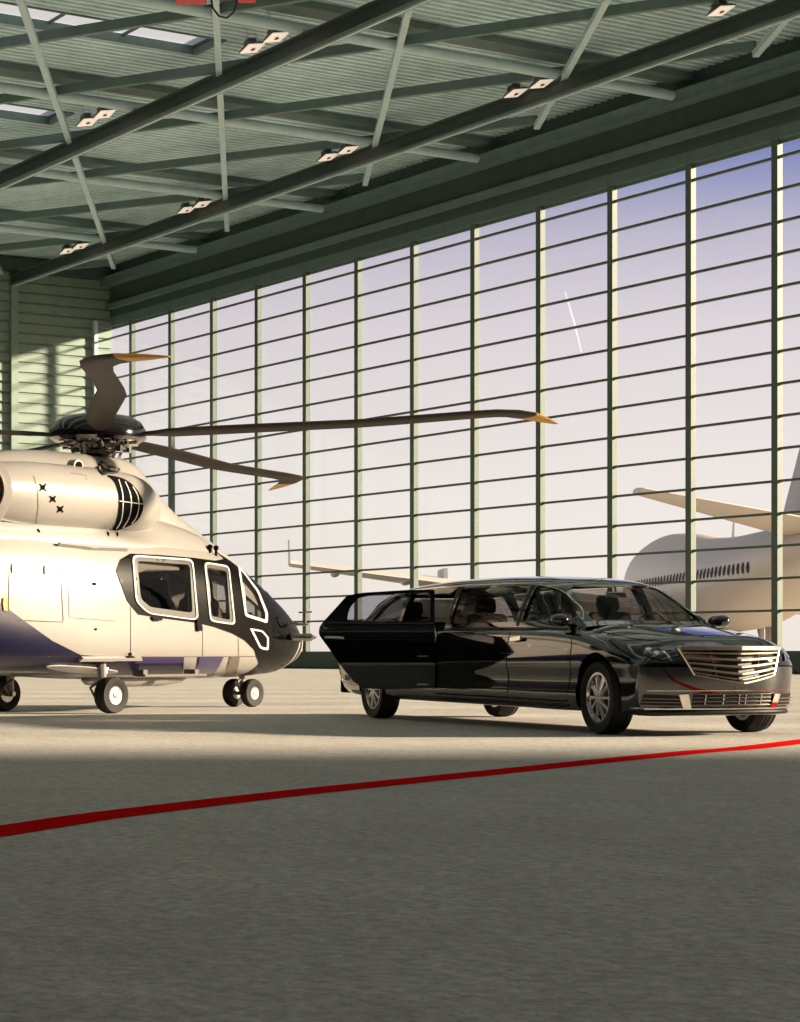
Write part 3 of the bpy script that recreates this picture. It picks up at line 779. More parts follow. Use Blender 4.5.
for x, y, a in ((42.5, 487.5, 3.4), (52.5, 499, 2.9), (60, 509, 3.0)):
    P('cooling_vent', [stroke([(x-a, y-a), (x+a, y+a)], 1.6), stroke([(x+a, y-a), (x-a, y+a)], 1.6), smooth_poly([(x-a*.8, y), (x, y-a*.8), (x+a*.8, y), (x, y+a*.8)])], M['dark'], full, off=.006, step=2, mirror=False)
P('static_port', smooth_poly([(36.5, 529), (39, 529.5), (40, 532.5), (38, 532)]), M['dark'], full, off=.006, step=2, mirror=False)
for x, y in ((107.8, 534), (117, 534.5)): P('static_port', smooth_poly([(x-1, y-2), (x+1, y-1.5), (x+1, y+2), (x, y+2)]), M['dark'], full, off=.006, step=2, mirror=False)
P('fuel_cap', round_poly([(92, 582.6), (96, 582.6), (96, 585.2), (92, 585.2)], .4), M['dark'], full, off=.006, step=2, mirror=False)
P('fuel_cap', smooth_poly([(93.7, 629.2), (95.5, 628), (97, 629.2), (95.5, 630.5)]), M['dark'], full, off=.006, step=2, mirror=False)
P('fuel_cap', round_poly([(128.5, 652.5), (131.5, 652.5), (131.5, 655.5), (128.5, 655.5)], .4), M['dark'], full, off=.006, step=2, mirror=False)
P('door_handle', round_poly([(150, 616.6), (161.5, 617), (160.5, 620.6), (153, 621)], 1.5), M['hblack'], full, off=.004, step=2, thick=.03)
P('door_handle', round_poly([(195, 618), (200, 618), (200.3, 631), (196, 631)], 1), M['hblack'], full, off=.004, step=2, thick=.03)
line([(56, 545.5), (90, 549.6), (127, 551)], 1.2, m=M['line'], name='gutter')
P('antenna', [(56, 544.5), (62, 545), (127, 550), (126, 551.5), (90, 550), (57, 546.5)], M['white'], full, off=.002, step=3, thick=.07)  # white shelf strip along the cabin roof edge, not an aerial
line([(70, 473), (86, 475.5), (86, 480)], .4)
line([(92, 587), (101, 588)], .5)
# warning tag hanging at the left
P('remove_tag', [(2.5, 598), (6, 597), (7, 604), (6.5, 611), (3, 610.5), (2, 604)], M['yellow'], full, off=.01, step=2, thick=.01, mirror=False, label='small yellow safety tag')
# intake grille and small oil-cooler scoop
IN = smooth_poly([(107, 476), (114, 476.6), (125, 480), (135, 488), (142, 500), (142, 511), (136, 521), (124, 527.5), (112, 530.5), (116, 522), (118.5, 508), (118, 494), (114, 482)])
P('air_intake', IN, M['dark'], full, off=.010, step=2.5, mirror=True)
for pts in ([(118, 480), (121.5, 492), (122.3, 506), (120.5, 520), (116, 528)], [(124.5, 482), (129.5, 494), (130.5, 506), (128, 518), (122.5, 527)], [(132, 487), (137, 496), (138, 507), (135.5, 517), (131, 523)], [(118.7, 501), (142, 504)]):
    P('intake_rib', [stroke([tuple(p) for p in catmull(pts, 4)] if len(pts) > 2 else pts, .9)], M['linew'], full, off=.016, step=2, mirror=True)
P('scoop', smooth_poly([(98.5, 463), (101, 462.5), (106, 466), (112, 468), (118.5, 470), (118, 473.5), (108, 474.5), (103, 475.5), (100, 471)]), M['gloss'], full, off=.004, step=2, thick=.03, mirror=False)
b = MB(); c = hit(full, (77, 466), HEL)
b.lathe([(.001, -.03), (.05, -.03), (.085, -.03), (.085, .1), (.001, .1)], 'y', c, 24); vp = b.build('vent_pipe', M['white'], HEL, smooth=True)
b = MB(); b.lathe([(.001, -.042), (.055, -.042), (.055, -.02), (.001, -.02)], 'y', c, 24); b.build('vent_bore', M['dark'], vp)
# exhaust at the left edge
for s in (-1, 1):
    c = Vector((-2.24, s*.95, 2.76)); ax = Matrix.Translation(c) @ Matrix.Rotation(s*math.radians(118), 4, 'Z') @ Matrix.Diagonal((1, 1, 1.08, 1))
    b = MB(); b.lathe([(.50, -.35), (.44, -.05), (.33, .08), (.30, .10), (.285, .02), (.29, -.2)], 'x', n=44); e = b.build('exhaust_shroud', M['grey'], HEL, smooth=True); e.matrix_parent_inverse = Matrix(); e.matrix_local = ax
    b = MB(); b.lathe([(.255, -.2), (.25, .10), (.215, .16), (.20, .15), (.2, -.2)], 'x', n=44); e2 = b.build('exhaust_pipe', M['copper'], HEL, smooth=True); e2.matrix_local = ax
    b = MB(); b.lathe([(.2, .07), (.001, .07)], 'x', n=30); e3 = b.build('exhaust_bore', M['dark'], HEL); e3.matrix_local = ax
paint('windscreen', [[(-.60, 1.22), (-.03, 1.16), (-.03, 1.86), (-.52, 1.80)], [(.60, 1.22), (.03, 1.16), (.03, 1.86), (.52, 1.80)]], fb, M['hgl'], HEL, off=-.004, step=.1, ray=lambda p: (HMW @ Vector((7, p[0], p[1])), HMW.to_3x3() @ Vector((-1, 0, 0))))
def xprism(q):
    n = len(q); vs = [(x, y, z) for x in (2.9, 6) for y, z in q]
    return mesh_from('cut', vs, [tuple(range(n))[::-1], tuple(range(n, 2*n))]+[(i, (i+1) % n, n+(i+1) % n, n+i) for i in range(n)], None, HEL, smooth=False)
cut += [xprism([(-.58, 1.24), (-.04, 1.18), (-.04, 1.84), (-.50, 1.78)]), xprism([(.58, 1.24), (.04, 1.18), (.04, 1.84), (.50, 1.78)])]
# hollow cabin: carve the windows and the inside
cab = loft('cut', [se_ring(x, max(.02, spl(kx, kw, x)-.07), spl(kx, kb, x)+.12, max(spl(kx, kt, x)-.12, .9), 40, 2.6, 1.15) for x in np.linspace(-.6, 4.3, 24)], M['inter'], HEL)
boolean(fus, [cab]+cut)
bx2 = loft('cut', [se_ring(x, max(.02, spl(kx, kw, x)-.07), spl(kx, kb, x)+.12, max(spl(kx, kt, x)-.12, .9), 40, 2.6, 1.15) for x in np.linspace(-.6, 4.3, 24)], M['inter'], HEL)
boolean(sh, [bx2])
bx3 = loft('cut', [se_ring(x, max(.02, spl(kx, kw, x)-.07), spl(kx, kb, x)+.12, max(spl(kx, kt, x)-.12, .9), 40, 2.6, 1.15) for x in np.linspace(-.6, 4.3, 24)], M['inter'], HEL)
boolean(pyl, [bx3])
def hseat(x, y, f=1):
    b = MB()
    b.rings([[(x+f*a, y+q, z) for a, q, z in ((-.22, -.23*k, h), (.24, -.23*k, h), (.24, .23*k, h), (-.22, .23*k, h))] for k, h in ((.9, .72), (1, .78), (1, .9), (.85, .96))])
    b.rings([[(x+f*(dx-.04), y-.22*k, z), (x+f*(dx+.1), y-.22*k, z), (x+f*(dx+.1), y+.22*k, z), (x+f*(dx-.04), y+.22*k, z)] for dx, z, k in ((-.2, .9, 1), (-.27, 1.25, 1.0), (-.33, 1.5, .9), (-.34, 1.54, .6), (-.35, 1.58, .55), (-.37, 1.78, .5), (-.37, 1.82, .3))])
    b.box(x-.2, x+.2, y-.18, y+.18, .6, .74)
    o = b.build('cabin_seat', M['seat'], HEL, bevel=.02); return o
for x, y, f in ((.35, -.65, 1), (.35, .0, 1), (.35, .65, 1), (1.65, -.65, -1), (1.65, .65, -1), (2.75, -.42, 1), (2.75, .42, 1)): hseat(x, y, f)
b = MB(); b.rings([[(3.3, -.55, .6), (3.6, -.55, .6), (3.6, .55, .6), (3.3, .55, .6)], [(3.35, -.5, 1.2), (3.6, -.45, 1.2), (3.6, .45, 1.2), (3.35, .5, 1.2)], [(3.4, -.45, 1.36), (3.5, -.4, 1.33), (3.5, .4, 1.33), (3.4, .45, 1.36)]]); b.build('instrument_panel', M['inter'], HEL)
# landing gear
def strut(pts, r, name='strut', m=None, parent=HEL):
    b = MB(); b.tube(pts, r, 10); return b.build(name, m or M['grey'], parent, smooth=True)
for s in (-1, 1):
    lg = strut([(-.05, s*.86, .85), (-.02, s*.86, .45), (0, s*.86, .24)], [.07, .055, .045], 'main_gear_leg')
    b = MB(); b.tube([(0, s*.80, .235), (0, s*1.0, .235)], .035, 10); b.tube([(-.02, s*.8, .42), (-.18, s*.8, .33), (-.1, s*.8, .22)], .018, 8); b.tube([(.1, s*.82, .6), (0, s*.85, .4)], .025, 8); b.build('torque_link', M['steelm'], lg, smooth=True)
    tyre_wheel(HEL, (0, s*1.0, .238), .238, .18, .118, s, 'aero')
ng = strut([(3.70, 0, .75), (3.72, 0, .4), (3.74, 0, .2)], [.05, .045, .04], 'nose_gear_leg')
b = MB(); b.tube([(3.74, -.17, .2), (3.74, .17, .2)], .03, 10); b.tube([(3.72, 0, .42), (3.6, 0, .34), (3.68, 0, .22)], .015, 8); b.build('torque_link', M['steelm'], ng, smooth=True)
for s in (-1, 1): tyre_wheel(HEL, (3.74, s*.17, .203), .203, .125, .09, s, 'aero')
# belly pod, hose and step
b = MB(); b.lathe([(.001, -.1), (.07, -.0), (.10, .3), (.10, 1.4), (.06, 1.8), (.001, 1.95)], 'x', (.2, -.35, .43), 20); b.build('belly_pod', M['grey'], HEL, smooth=True)
b = MB(); b.box(.55, 1.75, -1.08, -.9, .47, .50); b.box(.6, .68, -1.0, -.8, .48, .56); b.box(1.6, 1.68, -1.0, -.8, .48, .56); b.build('boarding_step', M['taupe'], HEL)
b = MB(); b.box(.55, 1.75, .9, 1.08, .47, .50); b.build('boarding_step', M['white'], HEL)
# pitot probes on the nose
for z, x0, l in ((1.02, 4.45, .42), (1.24, 4.15, .3)):
    a = HMW.inverted() @ pt(288 if z > 1.1 else 293, 624 if z > 1.1 else 637, 31.9); e_ = HMW.inverted() @ pt(308 if z > 1.1 else 316.5, 624.5 if z > 1.1 else 637.5, 31.9)
    b = MB(); m1 = a.lerp(e_, .45); b.tube([a, m1], .05 if z < 1.1 else .025, 10); b.tube([m1, a.lerp(e_, .8)], .055 if z < 1.1 else .02, 10); b.tube([a.lerp(e_, .8), e_], [.04, .01] if z < 1.1 else [.02, .01], 10); b.build('pitot_probe', M['steelm'], HEL, smooth=True)
a = HMW.inverted() @ pt(305.5, 624, 31.9); e_ = HMW.inverted() @ pt(305.5, 612, 31.9)
b = MB(); b.tube([a, e_], .018, 8); b.tube([HMW.inverted() @ pt(298.5, 612.5, 31.9), HMW.inverted() @ pt(312, 612, 31.9)], .012, 6); b.build('wire_probe', M['steelm'], HEL, smooth=True)
# roof probe
for (x, y, h) in ((216, 549, 7), (210, 546, 5)):
    a = hit(full, (x, y+7), HEL); b = MB(); b.tube([a, a+Vector((0, 0, h/69))], .018, 8); b.lathe([(.001, .05), (.04, .03), (.03, -.02), (.001, -.03)], 'z', a+Vector((0, 0, h/69)), 12); b.build('roof_antenna', M['hblack'], HEL, smooth=True)
# tail fin & fenestron (outside the frame to the left)
b = MB(); b.lathe([(.62, -.18), (.75, -.2), (.80, 0), (.75, .2), (.62, .18)], 'y', (-9.9, 0, 2.5), 40, closed=True); b.build('tail_rotor_shroud', M['blue'], HEL, smooth=True)
foil('tail_fin', [((-9.5, 0, 3.0), (-10.5, 0, 3.0)), ((-10.4, 0, 4.4), (-11.1, 0, 4.4))], M['blue'], HEL, .15)

# rotor: head, cap, blades (in world axes, then parented)
ROT = bpy.data.objects.new('main_rotor', None); COL.objects.link(ROT); ROT.parent = HEL
HUB = Vector((.77, 0, 0)); ROT.location = HUB; bpy.context.view_layer.update()
RW = ROT.matrix_world.copy(); ROT.parent = None; ROT.parent = HEL
Z0 = 3.68
b = MB(); b.lathe([(.001, .375), (.25, .37), (.45, .335), (.58, .26), (.655, .14), (.65, .04), (.58, .0), (.5, .02), (.3, .05), (.001, .05)], 'z', (0, 0, Z0-.065), 56)
tilt = Matrix.Translation((0, 0, Z0)) @ RW.to_3x3().to_4x4().inverted() @ Matrix.Rotation(-.05, 4, 'X') @ Matrix.Rotation(-.03, 4, 'Y') @ RW.to_3x3().to_4x4() @ Matrix.Translation((0, 0, -Z0))
cap = b.build('rotor_cap', M['gloss'], ROT, smooth=True)
b = MB(); b.tube([(0, 0, 3.2), (0, 0, 3.75)], .11, 24); b.lathe([(.19, 3.42), (.24, 3.44), (.24, 3.49), (.17, 3.52)], 'z', n=30); b.build('rotor_mast', M['steelm'], ROT, smooth=True)
angs = [-10, 64.5, 134, 206, 278]
def disc_z(p, cone=0): return Z0-.05*p.y+.03*p.x
for a in angs:
    ar = math.radians(a); rd = Vector((math.cos(ar), math.sin(ar), 0)); tg = Vector((-math.sin(ar), math.cos(ar), 0))
    toL = RW.to_3x3().inverted()
    R0, R1 = .30, 6.35
    rs = [.30, .5, .75, 1.0, 1.5, 2.2, 3.0, 3.5, 4.0, 4.55, 5.05, 5.4, 5.6, 5.78, 5.95, 6.1]
    off = [0, 0, 0, 0, .01, .05, .11, .15, .11, .04, -.03, -.04, .06, .24, .50, .74]
    ch = [.10, .10, .14, .30, .34, .35, .36, .36, .36, .36, .37, .38, .38, .34, .22, .06]
    yel = 13
    def ring(i, th=1.0):
        r, o_, c_ = rs[i], off[i], ch[i]; p = rd*r+tg*o_; zc = disc_z(p)-(.10*max(0, (r-5.7)/.7) if True else 0)
        # chord direction follows the sweep at the tip
        d = Vector((rs[min(i+1, 15)]-rs[max(i-1, 0)], off[min(i+1, 15)]-off[max(i-1, 0)])).normalized()
        cdv = (tg*d.x-rd*d.y); pit = math.radians(14-8*min(1, r/6)); t = .045 if r > .9 else .09
        out = []
        for s, h in ((-.5, 0), (-.42, .5), (-.2, .85), (.1, .7), (.5, .06), (.5, -.06), (.1, -.35), (-.2, -.5), (-.42, -.4)):
            q = p+cdv*(c_*s*math.cos(pit))+Vector((0, 0, zc-s*-1*c_*math.sin(pit)*-1+t*h*th*min(1, c_/.3))); out.append(toL @ q)
        return out
    bl = bpy.data.objects.new('rotor_blade', None); COL.objects.link(bl); bl.parent = ROT
    loft('blade_body', [ring(i) for i in range(0, yel+1)], M['blade'], bl, auto=40)
    loft('blade_tip', [ring(i, 1.02) for i in range(yel, 16)], M['yellow'], bl, auto=40, )['label'] = 'yellow painted blade tip'
    # root fittings: sleeve, damper, pitch link
    b = MB(); b.tube([toL @ (rd*.12+Vector((0, 0, disc_z(rd*.12)-.02))), toL @ (rd*.55+Vector((0, 0, disc_z(rd*.55)-.01)))], [.09, .06], 12)
    b.tube([toL @ (rd*.2+tg*.16+Vector((0, 0, Z0-.08))), toL @ (rd*.52+tg*.12+Vector((0, 0, Z0-.08)))], .04, 10)
    b.lathe([(.001, -.05), (.07, -.05), (.07, .05), (.001, .05)], 'z', toL @ (rd*.36+tg*.02+Vector((0, 0, Z0-.10))), 14)
    b.build('blade_grip', M['chrome'], bl, smooth=True)
    b = MB(); b.tube([toL @ (rd*.34+tg*-.2+Vector((0, 0, Z0-.04))), toL @ (rd*.26+tg*-.16+Vector((0, 0, Z0-.30)))], .02, 8)
    b.lathe([(.001, -.05), (.04, -.03), (.04, .03), (.001, .05)], 'z', toL @ (rd*.34+tg*-.2+Vector((0, 0, Z0-.05))), 10)
    b.tube([toL @ (rd*.45+tg*-.2+Vector((0, 0, Z0-.10))), toL @ (rd*.3+tg*.2+Vector((0, 0, Z0-.14)))], .028, 8)
    b.build('pitch_link', M['steelm'], bl, smooth=True)
b = MB()
for k in range(15):
    a = 2*PI*k/15; r = .22+.2*((k*7) % 3)/2; x, y, z = r*math.cos(a), r*math.sin(a), Z0-.09-.09*((k*5) % 4)/3
    b.lathe([(.001, -.05), (.035+.015*(k % 3), -.04), (.035+.015*(k % 3), .04), (.001, .05)], 'z', (x, y, z), 10)
    b.tube([(x, y, z), (x*.5, y*.5, z-.06)], .016, 6)
b.build('swashplate', M['chrome'], ROT, smooth=True)
prop(HEL, 'white helicopter with dark blue belly, black window band and yellow-tipped rotor blades', 'helicopter')

# ------------------------------------------------------------------ limousine
CAR = empty('limousine', (2.70, 21.71, 0), (math.sin(math.radians(23)), -math.cos(math.radians(23))))
CMW = CAR.matrix_world.copy()
RA = -5.62                                    # rear axle
kx = [-7.0, -6.8, -6.4, -5.6, -4, -2, -1, -.5, 0, .4, .66, .85, .97, 1.03]
cw = [.84, .88, .91, .935, .935, .935, .935, .935, .935, .93, .92, .895, .87, .855]
cb = [.36, .30, .26, .24, .23, .22, .21, .21, .21, .21, .20, .19, .20, .22]
cs = [.98, 1.01, 1.03, 1.04, 1.04, 1.03, 1.02, 1.0, .965, .925, .885, .85, .81, .76]     # shoulder height
ct = [1.06, 1.12, 1.14, 1.12, 1.10, 1.10, 1.10, 1.08, 1.045, 1.0, .965, .935, .89, .84]  # centre height
def cring(x, sz=1.0, dx=0.0, zm=.66):
    W_, zb, zs, zt = spl(kx, cw, x), spl(kx, cb, x), spl(kx, cs, x), spl(kx, ct, x)
    K = [(0, zb), (W_*.5, zb), (W_-.16, zb), (W_-.05, zb+.04), (W_-.015, zb+.14), (W_-.02, .52), (W_, .66), (W_-.004, .80 if zs > .9 else zs-.10), (W_-.035, zs-.05), (W_-.09, zs-.008), (W_-.16, zs+.008), (W_*.55, zt-.018), (W_*.28, zt-.004), (0, zt)]
    pts = catmull(K, 4)
    out = []
    for y, z in pts:
        f = max(0, min(1, (x+.2)/1.2)); q = (abs(y)/.93)
        xs = -f*(.24*q**2+.26*q**5)
        if x < -6: xs = ((-6-x)/1.0)*(.22*q**3)
        # hood centre crest and grille fold reach a little further forward
        out.append((x+dx+xs, y, zm+(z-zm)*sz))
    full_ = out+[(a, -y, z) for a, y, z in out[1:-1][::-1]]
    return full_
XS = list(np.linspace(-7.0, -5.9, 12))+list(np.linspace(-5.8, -.6, 40))+list(np.linspace(-.5, 1.03, 30))
rings = [cring(-7.0, s, -d) for s, d in ((.02, .07), (.5, .065), (.8, .05), (.93, .025))]+[cring(x) for x in XS]
rings += [cring(1.03, s, d) for s, d in ((.965, .012), (.90, .024), (.78, .042), (.6, .060), (.3, .078), (.02, .082))]
body = loft('body_shell', rings, M['paint'], CAR, auto=70)
# greenhouse: windscreen, roof, rear window
gx = [-6.95, -6.75, -6.5, -6.1, -5.6, -5, -4, -3, -2.2, -1.7, -1.35, -1.0, -.7, -.45, -.3]
gt = [1.08, 1.17, 1.30, 1.475, 1.565, 1.605, 1.63, 1.625, 1.60, 1.565, 1.515, 1.385, 1.245, 1.135, 1.075]
gw = [.62, .61, .60, .60, .61, .62, .62, .62, .62, .61, .60, .64, .68, .71, .73]      # half width at the roof edge
gb = [.74, .77, .79, .80, .81, .82, .82, .82, .82, .82, .82, .82, .82, .81, .78]
def gring(x, ins=0):
    T, w_, b_ = spl(gx, gt, x)-ins, spl(gx, gw, x)-ins, spl(gx, gb, x)-ins
    ze = T-.055-.03*max(0, min(1, (T-1.2)/.3)); z2 = min(1.02, T-.12); zl = .9 if ins == 0 else .84
    K = [(0, zl), (b_, zl), (b_, z2), (b_*.55+w_*.45+.012, z2+(ze-z2)*.5), (w_+.022, ze-.035*min(1, max(0, (ze-1.1)/.2))), (w_-.035, ze+.025), (w_*.6, T-.014), (0, T)]
    K[4] = (K[4][0], max(K[4][1], K[3][1]+.004))
    o_ = [(0, zl), (b_*.5, zl)]+catmull(K[1:], 5)
    out = []
    for y, z in o_:
        xs = 0
        if x > -1.5: xs = -.22*min(1, (x+1.5)/.8)*(abs(y)/.75)**2.0*0.8
        out.append((x+xs, y, z))
    return out+[(a, -y, z) for a, y, z in out[1:-1][::-1]]
GX = list(np.linspace(-6.95, -5.6, 20))+list(np.linspace(-5.5, -1.8, 26))+list(np.linspace(-1.7, -.3, 26))
gh = loft('roof', [gring(x) for x in GX], M['paint'], CAR, auto=60)
cbv = bvh_of([body, gh]); gbv = bvh_of([gh]); bbv = bvh_of([body])
def PC(name, polys, m, bv=None, **k):
    if polys and not isinstance(polys[0][0], (tuple, list, Vector)): polys = [polys]
    k.setdefault('mirror', True)
    return paint(name, polys, bv or cbv, m, CAR, **k)
# window outlines, side view of the car (x, z)
FW = round_poly([(-1.80, 1.105), (-1.80, 1.475), (-1.55, 1.475), (-1.28, 1.43), (-.93, 1.27), (-.72, 1.135)], .04)
MW = round_poly([(-3.60, 1.105), (-3.60, 1.50), (-1.95, 1.49), (-1.95, 1.105)], .04)
DW = round_poly([(-4.93, 1.105), (-4.98, 1.47), (-3.78, 1.50), (-3.78, 1.105)], .05)
QW = round_poly([(-5.10, 1.11), (-5.12, 1.46), (-5.5, 1.44), (-5.85, 1.34), (-6.05, 1.14)], .05)
def prism(poly, y0, y1):
    n = len(poly); vs = [(p[0], y, p[1]) for y in (y0, y1) for p in poly]
    return mesh_from('cut', vs, [tuple(range(n))[::-1], tuple(range(n, 2*n))]+[(i, (i+1) % n, n+(i+1) % n, n+i) for i in range(n)], M['plast'], CAR, smooth=False)
def prism_x(poly, x0, x1):
    n = len(poly); vs = [(x, p[0], p[1]) for x in (x0, x1) for p in poly]
    return mesh_from('cut', vs, [tuple(range(n))[::-1], tuple(range(n, 2*n))]+[(i, (i+1) % n, n+(i+1) % n, n+i) for i in range(n)], M['plast'], CAR, smooth=False)
WSY = round_poly([(-.63, 1.10), (.63, 1.10), (.505, 1.455), (.3, 1.478), (-.3, 1.478), (-.505, 1.455)], .05)
RWY = round_poly([(-.58, 1.17), (.58, 1.17), (.46, 1.45), (-.46, 1.45)], .05)
inv = CMW
def side_ray(s):
    def f(p):
        return CMW @ Vector((p[0], s*3, p[1])), CMW.to_3x3() @ Vector((0, -s, 0))
    return f
def front_ray(p): return CMW @ Vector((3, p[0], p[1])), CMW.to_3x3() @ Vector((-1, 0, 0))
def rear_ray(p): return CMW @ Vector((-10, p[0], p[1])), CMW.to_3x3() @ Vector((1, 0, 0))
for nm, pl in (('front_side_glass', FW), ('centre_side_glass', MW), ('quarter_glass', QW), ('rear_side_glass', DW)):
    for s in (-1, 1):
        if pl is DW and s == -1: continue
        paint(nm, [pl], gbv, M['lglass'], CAR, off=-.01, step=.18, ray=side_ray(s))
paint('windscreen', [WSY], gbv, M['wsglass'], CAR, off=-.012, step=.1, ray=front_ray)
paint('rear_window', [RWY], gbv, M['lglass'], CAR, off=-.012, step=.1, ray=rear_ray)
inner = loft('cut', [gring(x, .045) for x in np.linspace(-6.8, -.5, 40)], M['inter'], CAR)
# hollow roof: inside first, then the glass openings
boolean(gh, [inner]); 
boolean(gh, [prism(p, -2, 2) for p in (FW, MW, QW)]+[prism(DW, 0, 2), prism([(-5.02, .8), (-5.02, 1.505), (-3.72, 1.525), (-3.72, .8)], -2, -.3), prism_x(WSY, -1.7, 1), prism_x(RWY, -8, -5.9)])
# wheel arches, door opening
cuts = []
for x in (.07, RA):
    for s in (-1, 1):
        b = MB(); b.lathe([(.001, -.26), (.425, -.26), (.425, .30), (.001, .30)], 'y', (x, s*.90, .36), 48); cuts.append(b.build('cut', M['plast'], CAR))
b = MB(); b.rings([[(-3.74, y, .40), (-3.74, y, 1.3), (-5.00, y, 1.3), (-5.05, y, .98), (-4.78, y, .62), (-4.62, y, .40)] for y in (-1.2, -.35)]); cuts.append(b.build('cut', M['inter'], CAR))
b = MB(); b.box(-6.0, -.75, -.74, .74, .55, 1.3); cuts.append(b.build('cut', M['inter'], CAR))
boolean(body, cuts); body.data.set_sharp_from_angle(angle=math.radians(45))
# wheels
for x in (.07, RA):
    for s in (-1, 1): tyre_wheel(CAR, (x, s*.80, .352), .352, .235, .235, s, 'alloy')
# seats
def cseat(x, y, name='seat', wd=.27, dirn=1):
    b = MB()
    b.rings([[(x-.25, y-wd*k, z), (x+.27, y-wd*k, z), (x+.27, y+wd*k, z), (x-.25, y+wd*k, z)] for z, k in ((.56, .95), (.60, 1), (.70, 1), (.74, .9))])
    b.rings([[(x+dirn*a-.05, y-wd*k, z), (x+dirn*a+.07, y-wd*k, z), (x+dirn*a+.07, y+wd*k, z), (x+dirn*a-.05, y+wd*k, z)] for a, z, k in ((-.2, .68, 1), (-.27, 1.0, 1), (-.31, 1.19, .9), (-.32, 1.22, .7))])
    b.rings([[(x+dirn*a-.04, y-.13*k, z), (x+dirn*a+.05, y-.13*k, z), (x+dirn*a+.05, y+.13*k, z), (x+dirn*a-.04, y+.13*k, z)] for a, z, k in ((-.32, 1.20, .5), (-.32, 1.24, .9), (-.33, 1.30, 1), (-.33, 1.38, .9), (-.33, 1.40, .6))])
    return b.build(name, M['seatb'], CAR, bevel=.02)
for x, y in ((-1.75, -.36), (-1.75, .36), (-3.3, -.36), (-3.3, .36), (-5.35, -.36), (-5.35, .36)): cseat(x, y)
b = MB(); b.rings([[(-.55, y, z) for y, z in ((-.7, .8), (.7, .8), (.7, 1.06), (.35, 1.10), (-.35, 1.10), (-.7, 1.06))], [(-.95, y, z) for y, z in ((-.72, .8), (.72, .8), (.72, 1.08), (.3, 1.12), (-.3, 1.12), (-.72, 1.08))]]); b.build('dashboard', M['plast'], CAR, bevel=.02)
b = MB(); b.lathe([(.18, -.012), (.192, 0), (.18, .012), (.168, 0)], 'x', n=32, closed=True); b.box(-.01, .01, -.17, .17, -.02, .02); o = b.build('steering_wheel', M['plast'], CAR, smooth=True); o.location = (-1.15, .36, 1.03); o.rotation_euler = (0, .35, 0)
b = MB(); b.box(-.02, .02, -.12, .12, -.03, .03); o = b.build('rear_view_mirror', M['chrome'], CAR, bevel=.01); o.location = (-1.22, 0, 1.38)
b = MB(); b.tube([(-1.22, 0, 1.40), (-1.25, 0, 1.46)], .01, 6); b.build('mirror_stem', M['plast'], CAR)
# partition with small chrome bars between cabin and driver
b = MB()
for k in range(5): b.box(-2.12, -2.10, -.55+.09*k, -.54+.09*k, 1.15, 1.42)
b.box(-2.12, -2.10, -.58, -.15, 1.30, 1.31); b.build('partition_rail', M['chrome'], CAR)
# chrome roof trim along the side glass
def rail_pts(s):
    ps = []
    for x, z in ((-6.1, 1.28), (-5.9, 1.40), (-5.5, 1.50), (-5.0, 1.53), (-4, 1.545), (-3, 1.54), (-2.2, 1.525), (-1.7, 1.495), (-1.3, 1.435), (-1.0, 1.32), (-.75, 1.20), (-.62, 1.12)): ps.append((x, z))
    return [tuple(p) for p in catmull(ps, 4)]
for s in (-1, 1):
    b = MB(); tp = []
    for x, z in rail_pts(s)[::2]:
        loc, nn, _, _ = gbv.ray_cast(*side_ray(s)((x, z-.015)))
        if loc is not None: tp.append(CMW.inverted() @ (loc+nn*.004))
    b.tube(tp, .010, 8); b.build('roof_trim', M['chrome'], CAR, smooth=True)['label'] = 'bright trim strip over the side glass'
    paint('belt_trim', [stroke([(-5.0 if s > 0 else -3.70, 1.052), (-3.0, 1.048), (-1.8, 1.04), (-.75, 1.02)], .012)], cbv, M['plast'], CAR, off=.003, step=.08, ray=side_ray(s), thick=.008)
    paint('roof_seam', [stroke([(-3.68, 1.10), (-3.68, 1.52)], .05), stroke([(-1.875, 1.06), (-1.875, 1.50)], .06)], gbv, M['plast'], CAR, off=.003, step=.05, ray=side_ray(s))
    # door gaps
    seams = [[(-1.87, 1.04), (-1.87, .45), (-1.89, .31)], [(-3.71, 1.04), (-3.71, .5), (-3.73, .33)], [(-.50, 1.0), (-.43, .85), (-.45, .6), (-.52, .42), (-.54, .31)], [(-.54, .305), (-3.72, .33)]]
    paint('door_seam', [stroke(q, .014) for q in seams], bbv, M['dark'], CAR, off=.002, step=.06, ray=side_ray(s), label='narrow dark door gaps')
    paint('door_handle', [round_poly([(-1.76, .895), (-1.52, .905), (-1.52, .945), (-1.76, .935)], .015)], bbv, M['chrome'], CAR, off=.02, step=.04, ray=side_ray(s), thick=.02)
    paint('sill_trim', [stroke([(-.55, .265), (-3.0, .275), (-4.9, .285)], .02)], bbv, M['plast'], CAR, off=.003, step=.1, ray=side_ray(s), thick=.01)
# door mirrors
for s in (-1, 1):
    c = Vector((-.68, s*.92, 1.105)); rr = []
    for t, k in ((-.10, .3), (-.085, .75), (-.03, 1), (.03, .95), (.07, .7), (.085, .3)):
        rr.append([(c.x+t, c.y+.10*k*math.cos(a), c.z+.065*k*math.sin(a)) for a in np.linspace(0, 2*PI, 25)[:-1]])
    mo = loft('wing_mirror', rr, M['paint'], CAR)
    b = MB(); b.tube([(c.x+.0, s*.78, 1.07), (c.x, s*.91, 1.085)], [.035, .028], 10); b.build('mirror_arm', M['plast'], mo, smooth=True)
    b = MB(); b.lathe([(.001, -.001), (.95, -.001), (.95, .001), (.001, .001)], 'x', n=24); g_ = b.build('mirror_glass', M['chrome'], mo); g_.scale = (1, .1, .062); g_.location = (c.x-.09, c.y, c.z)
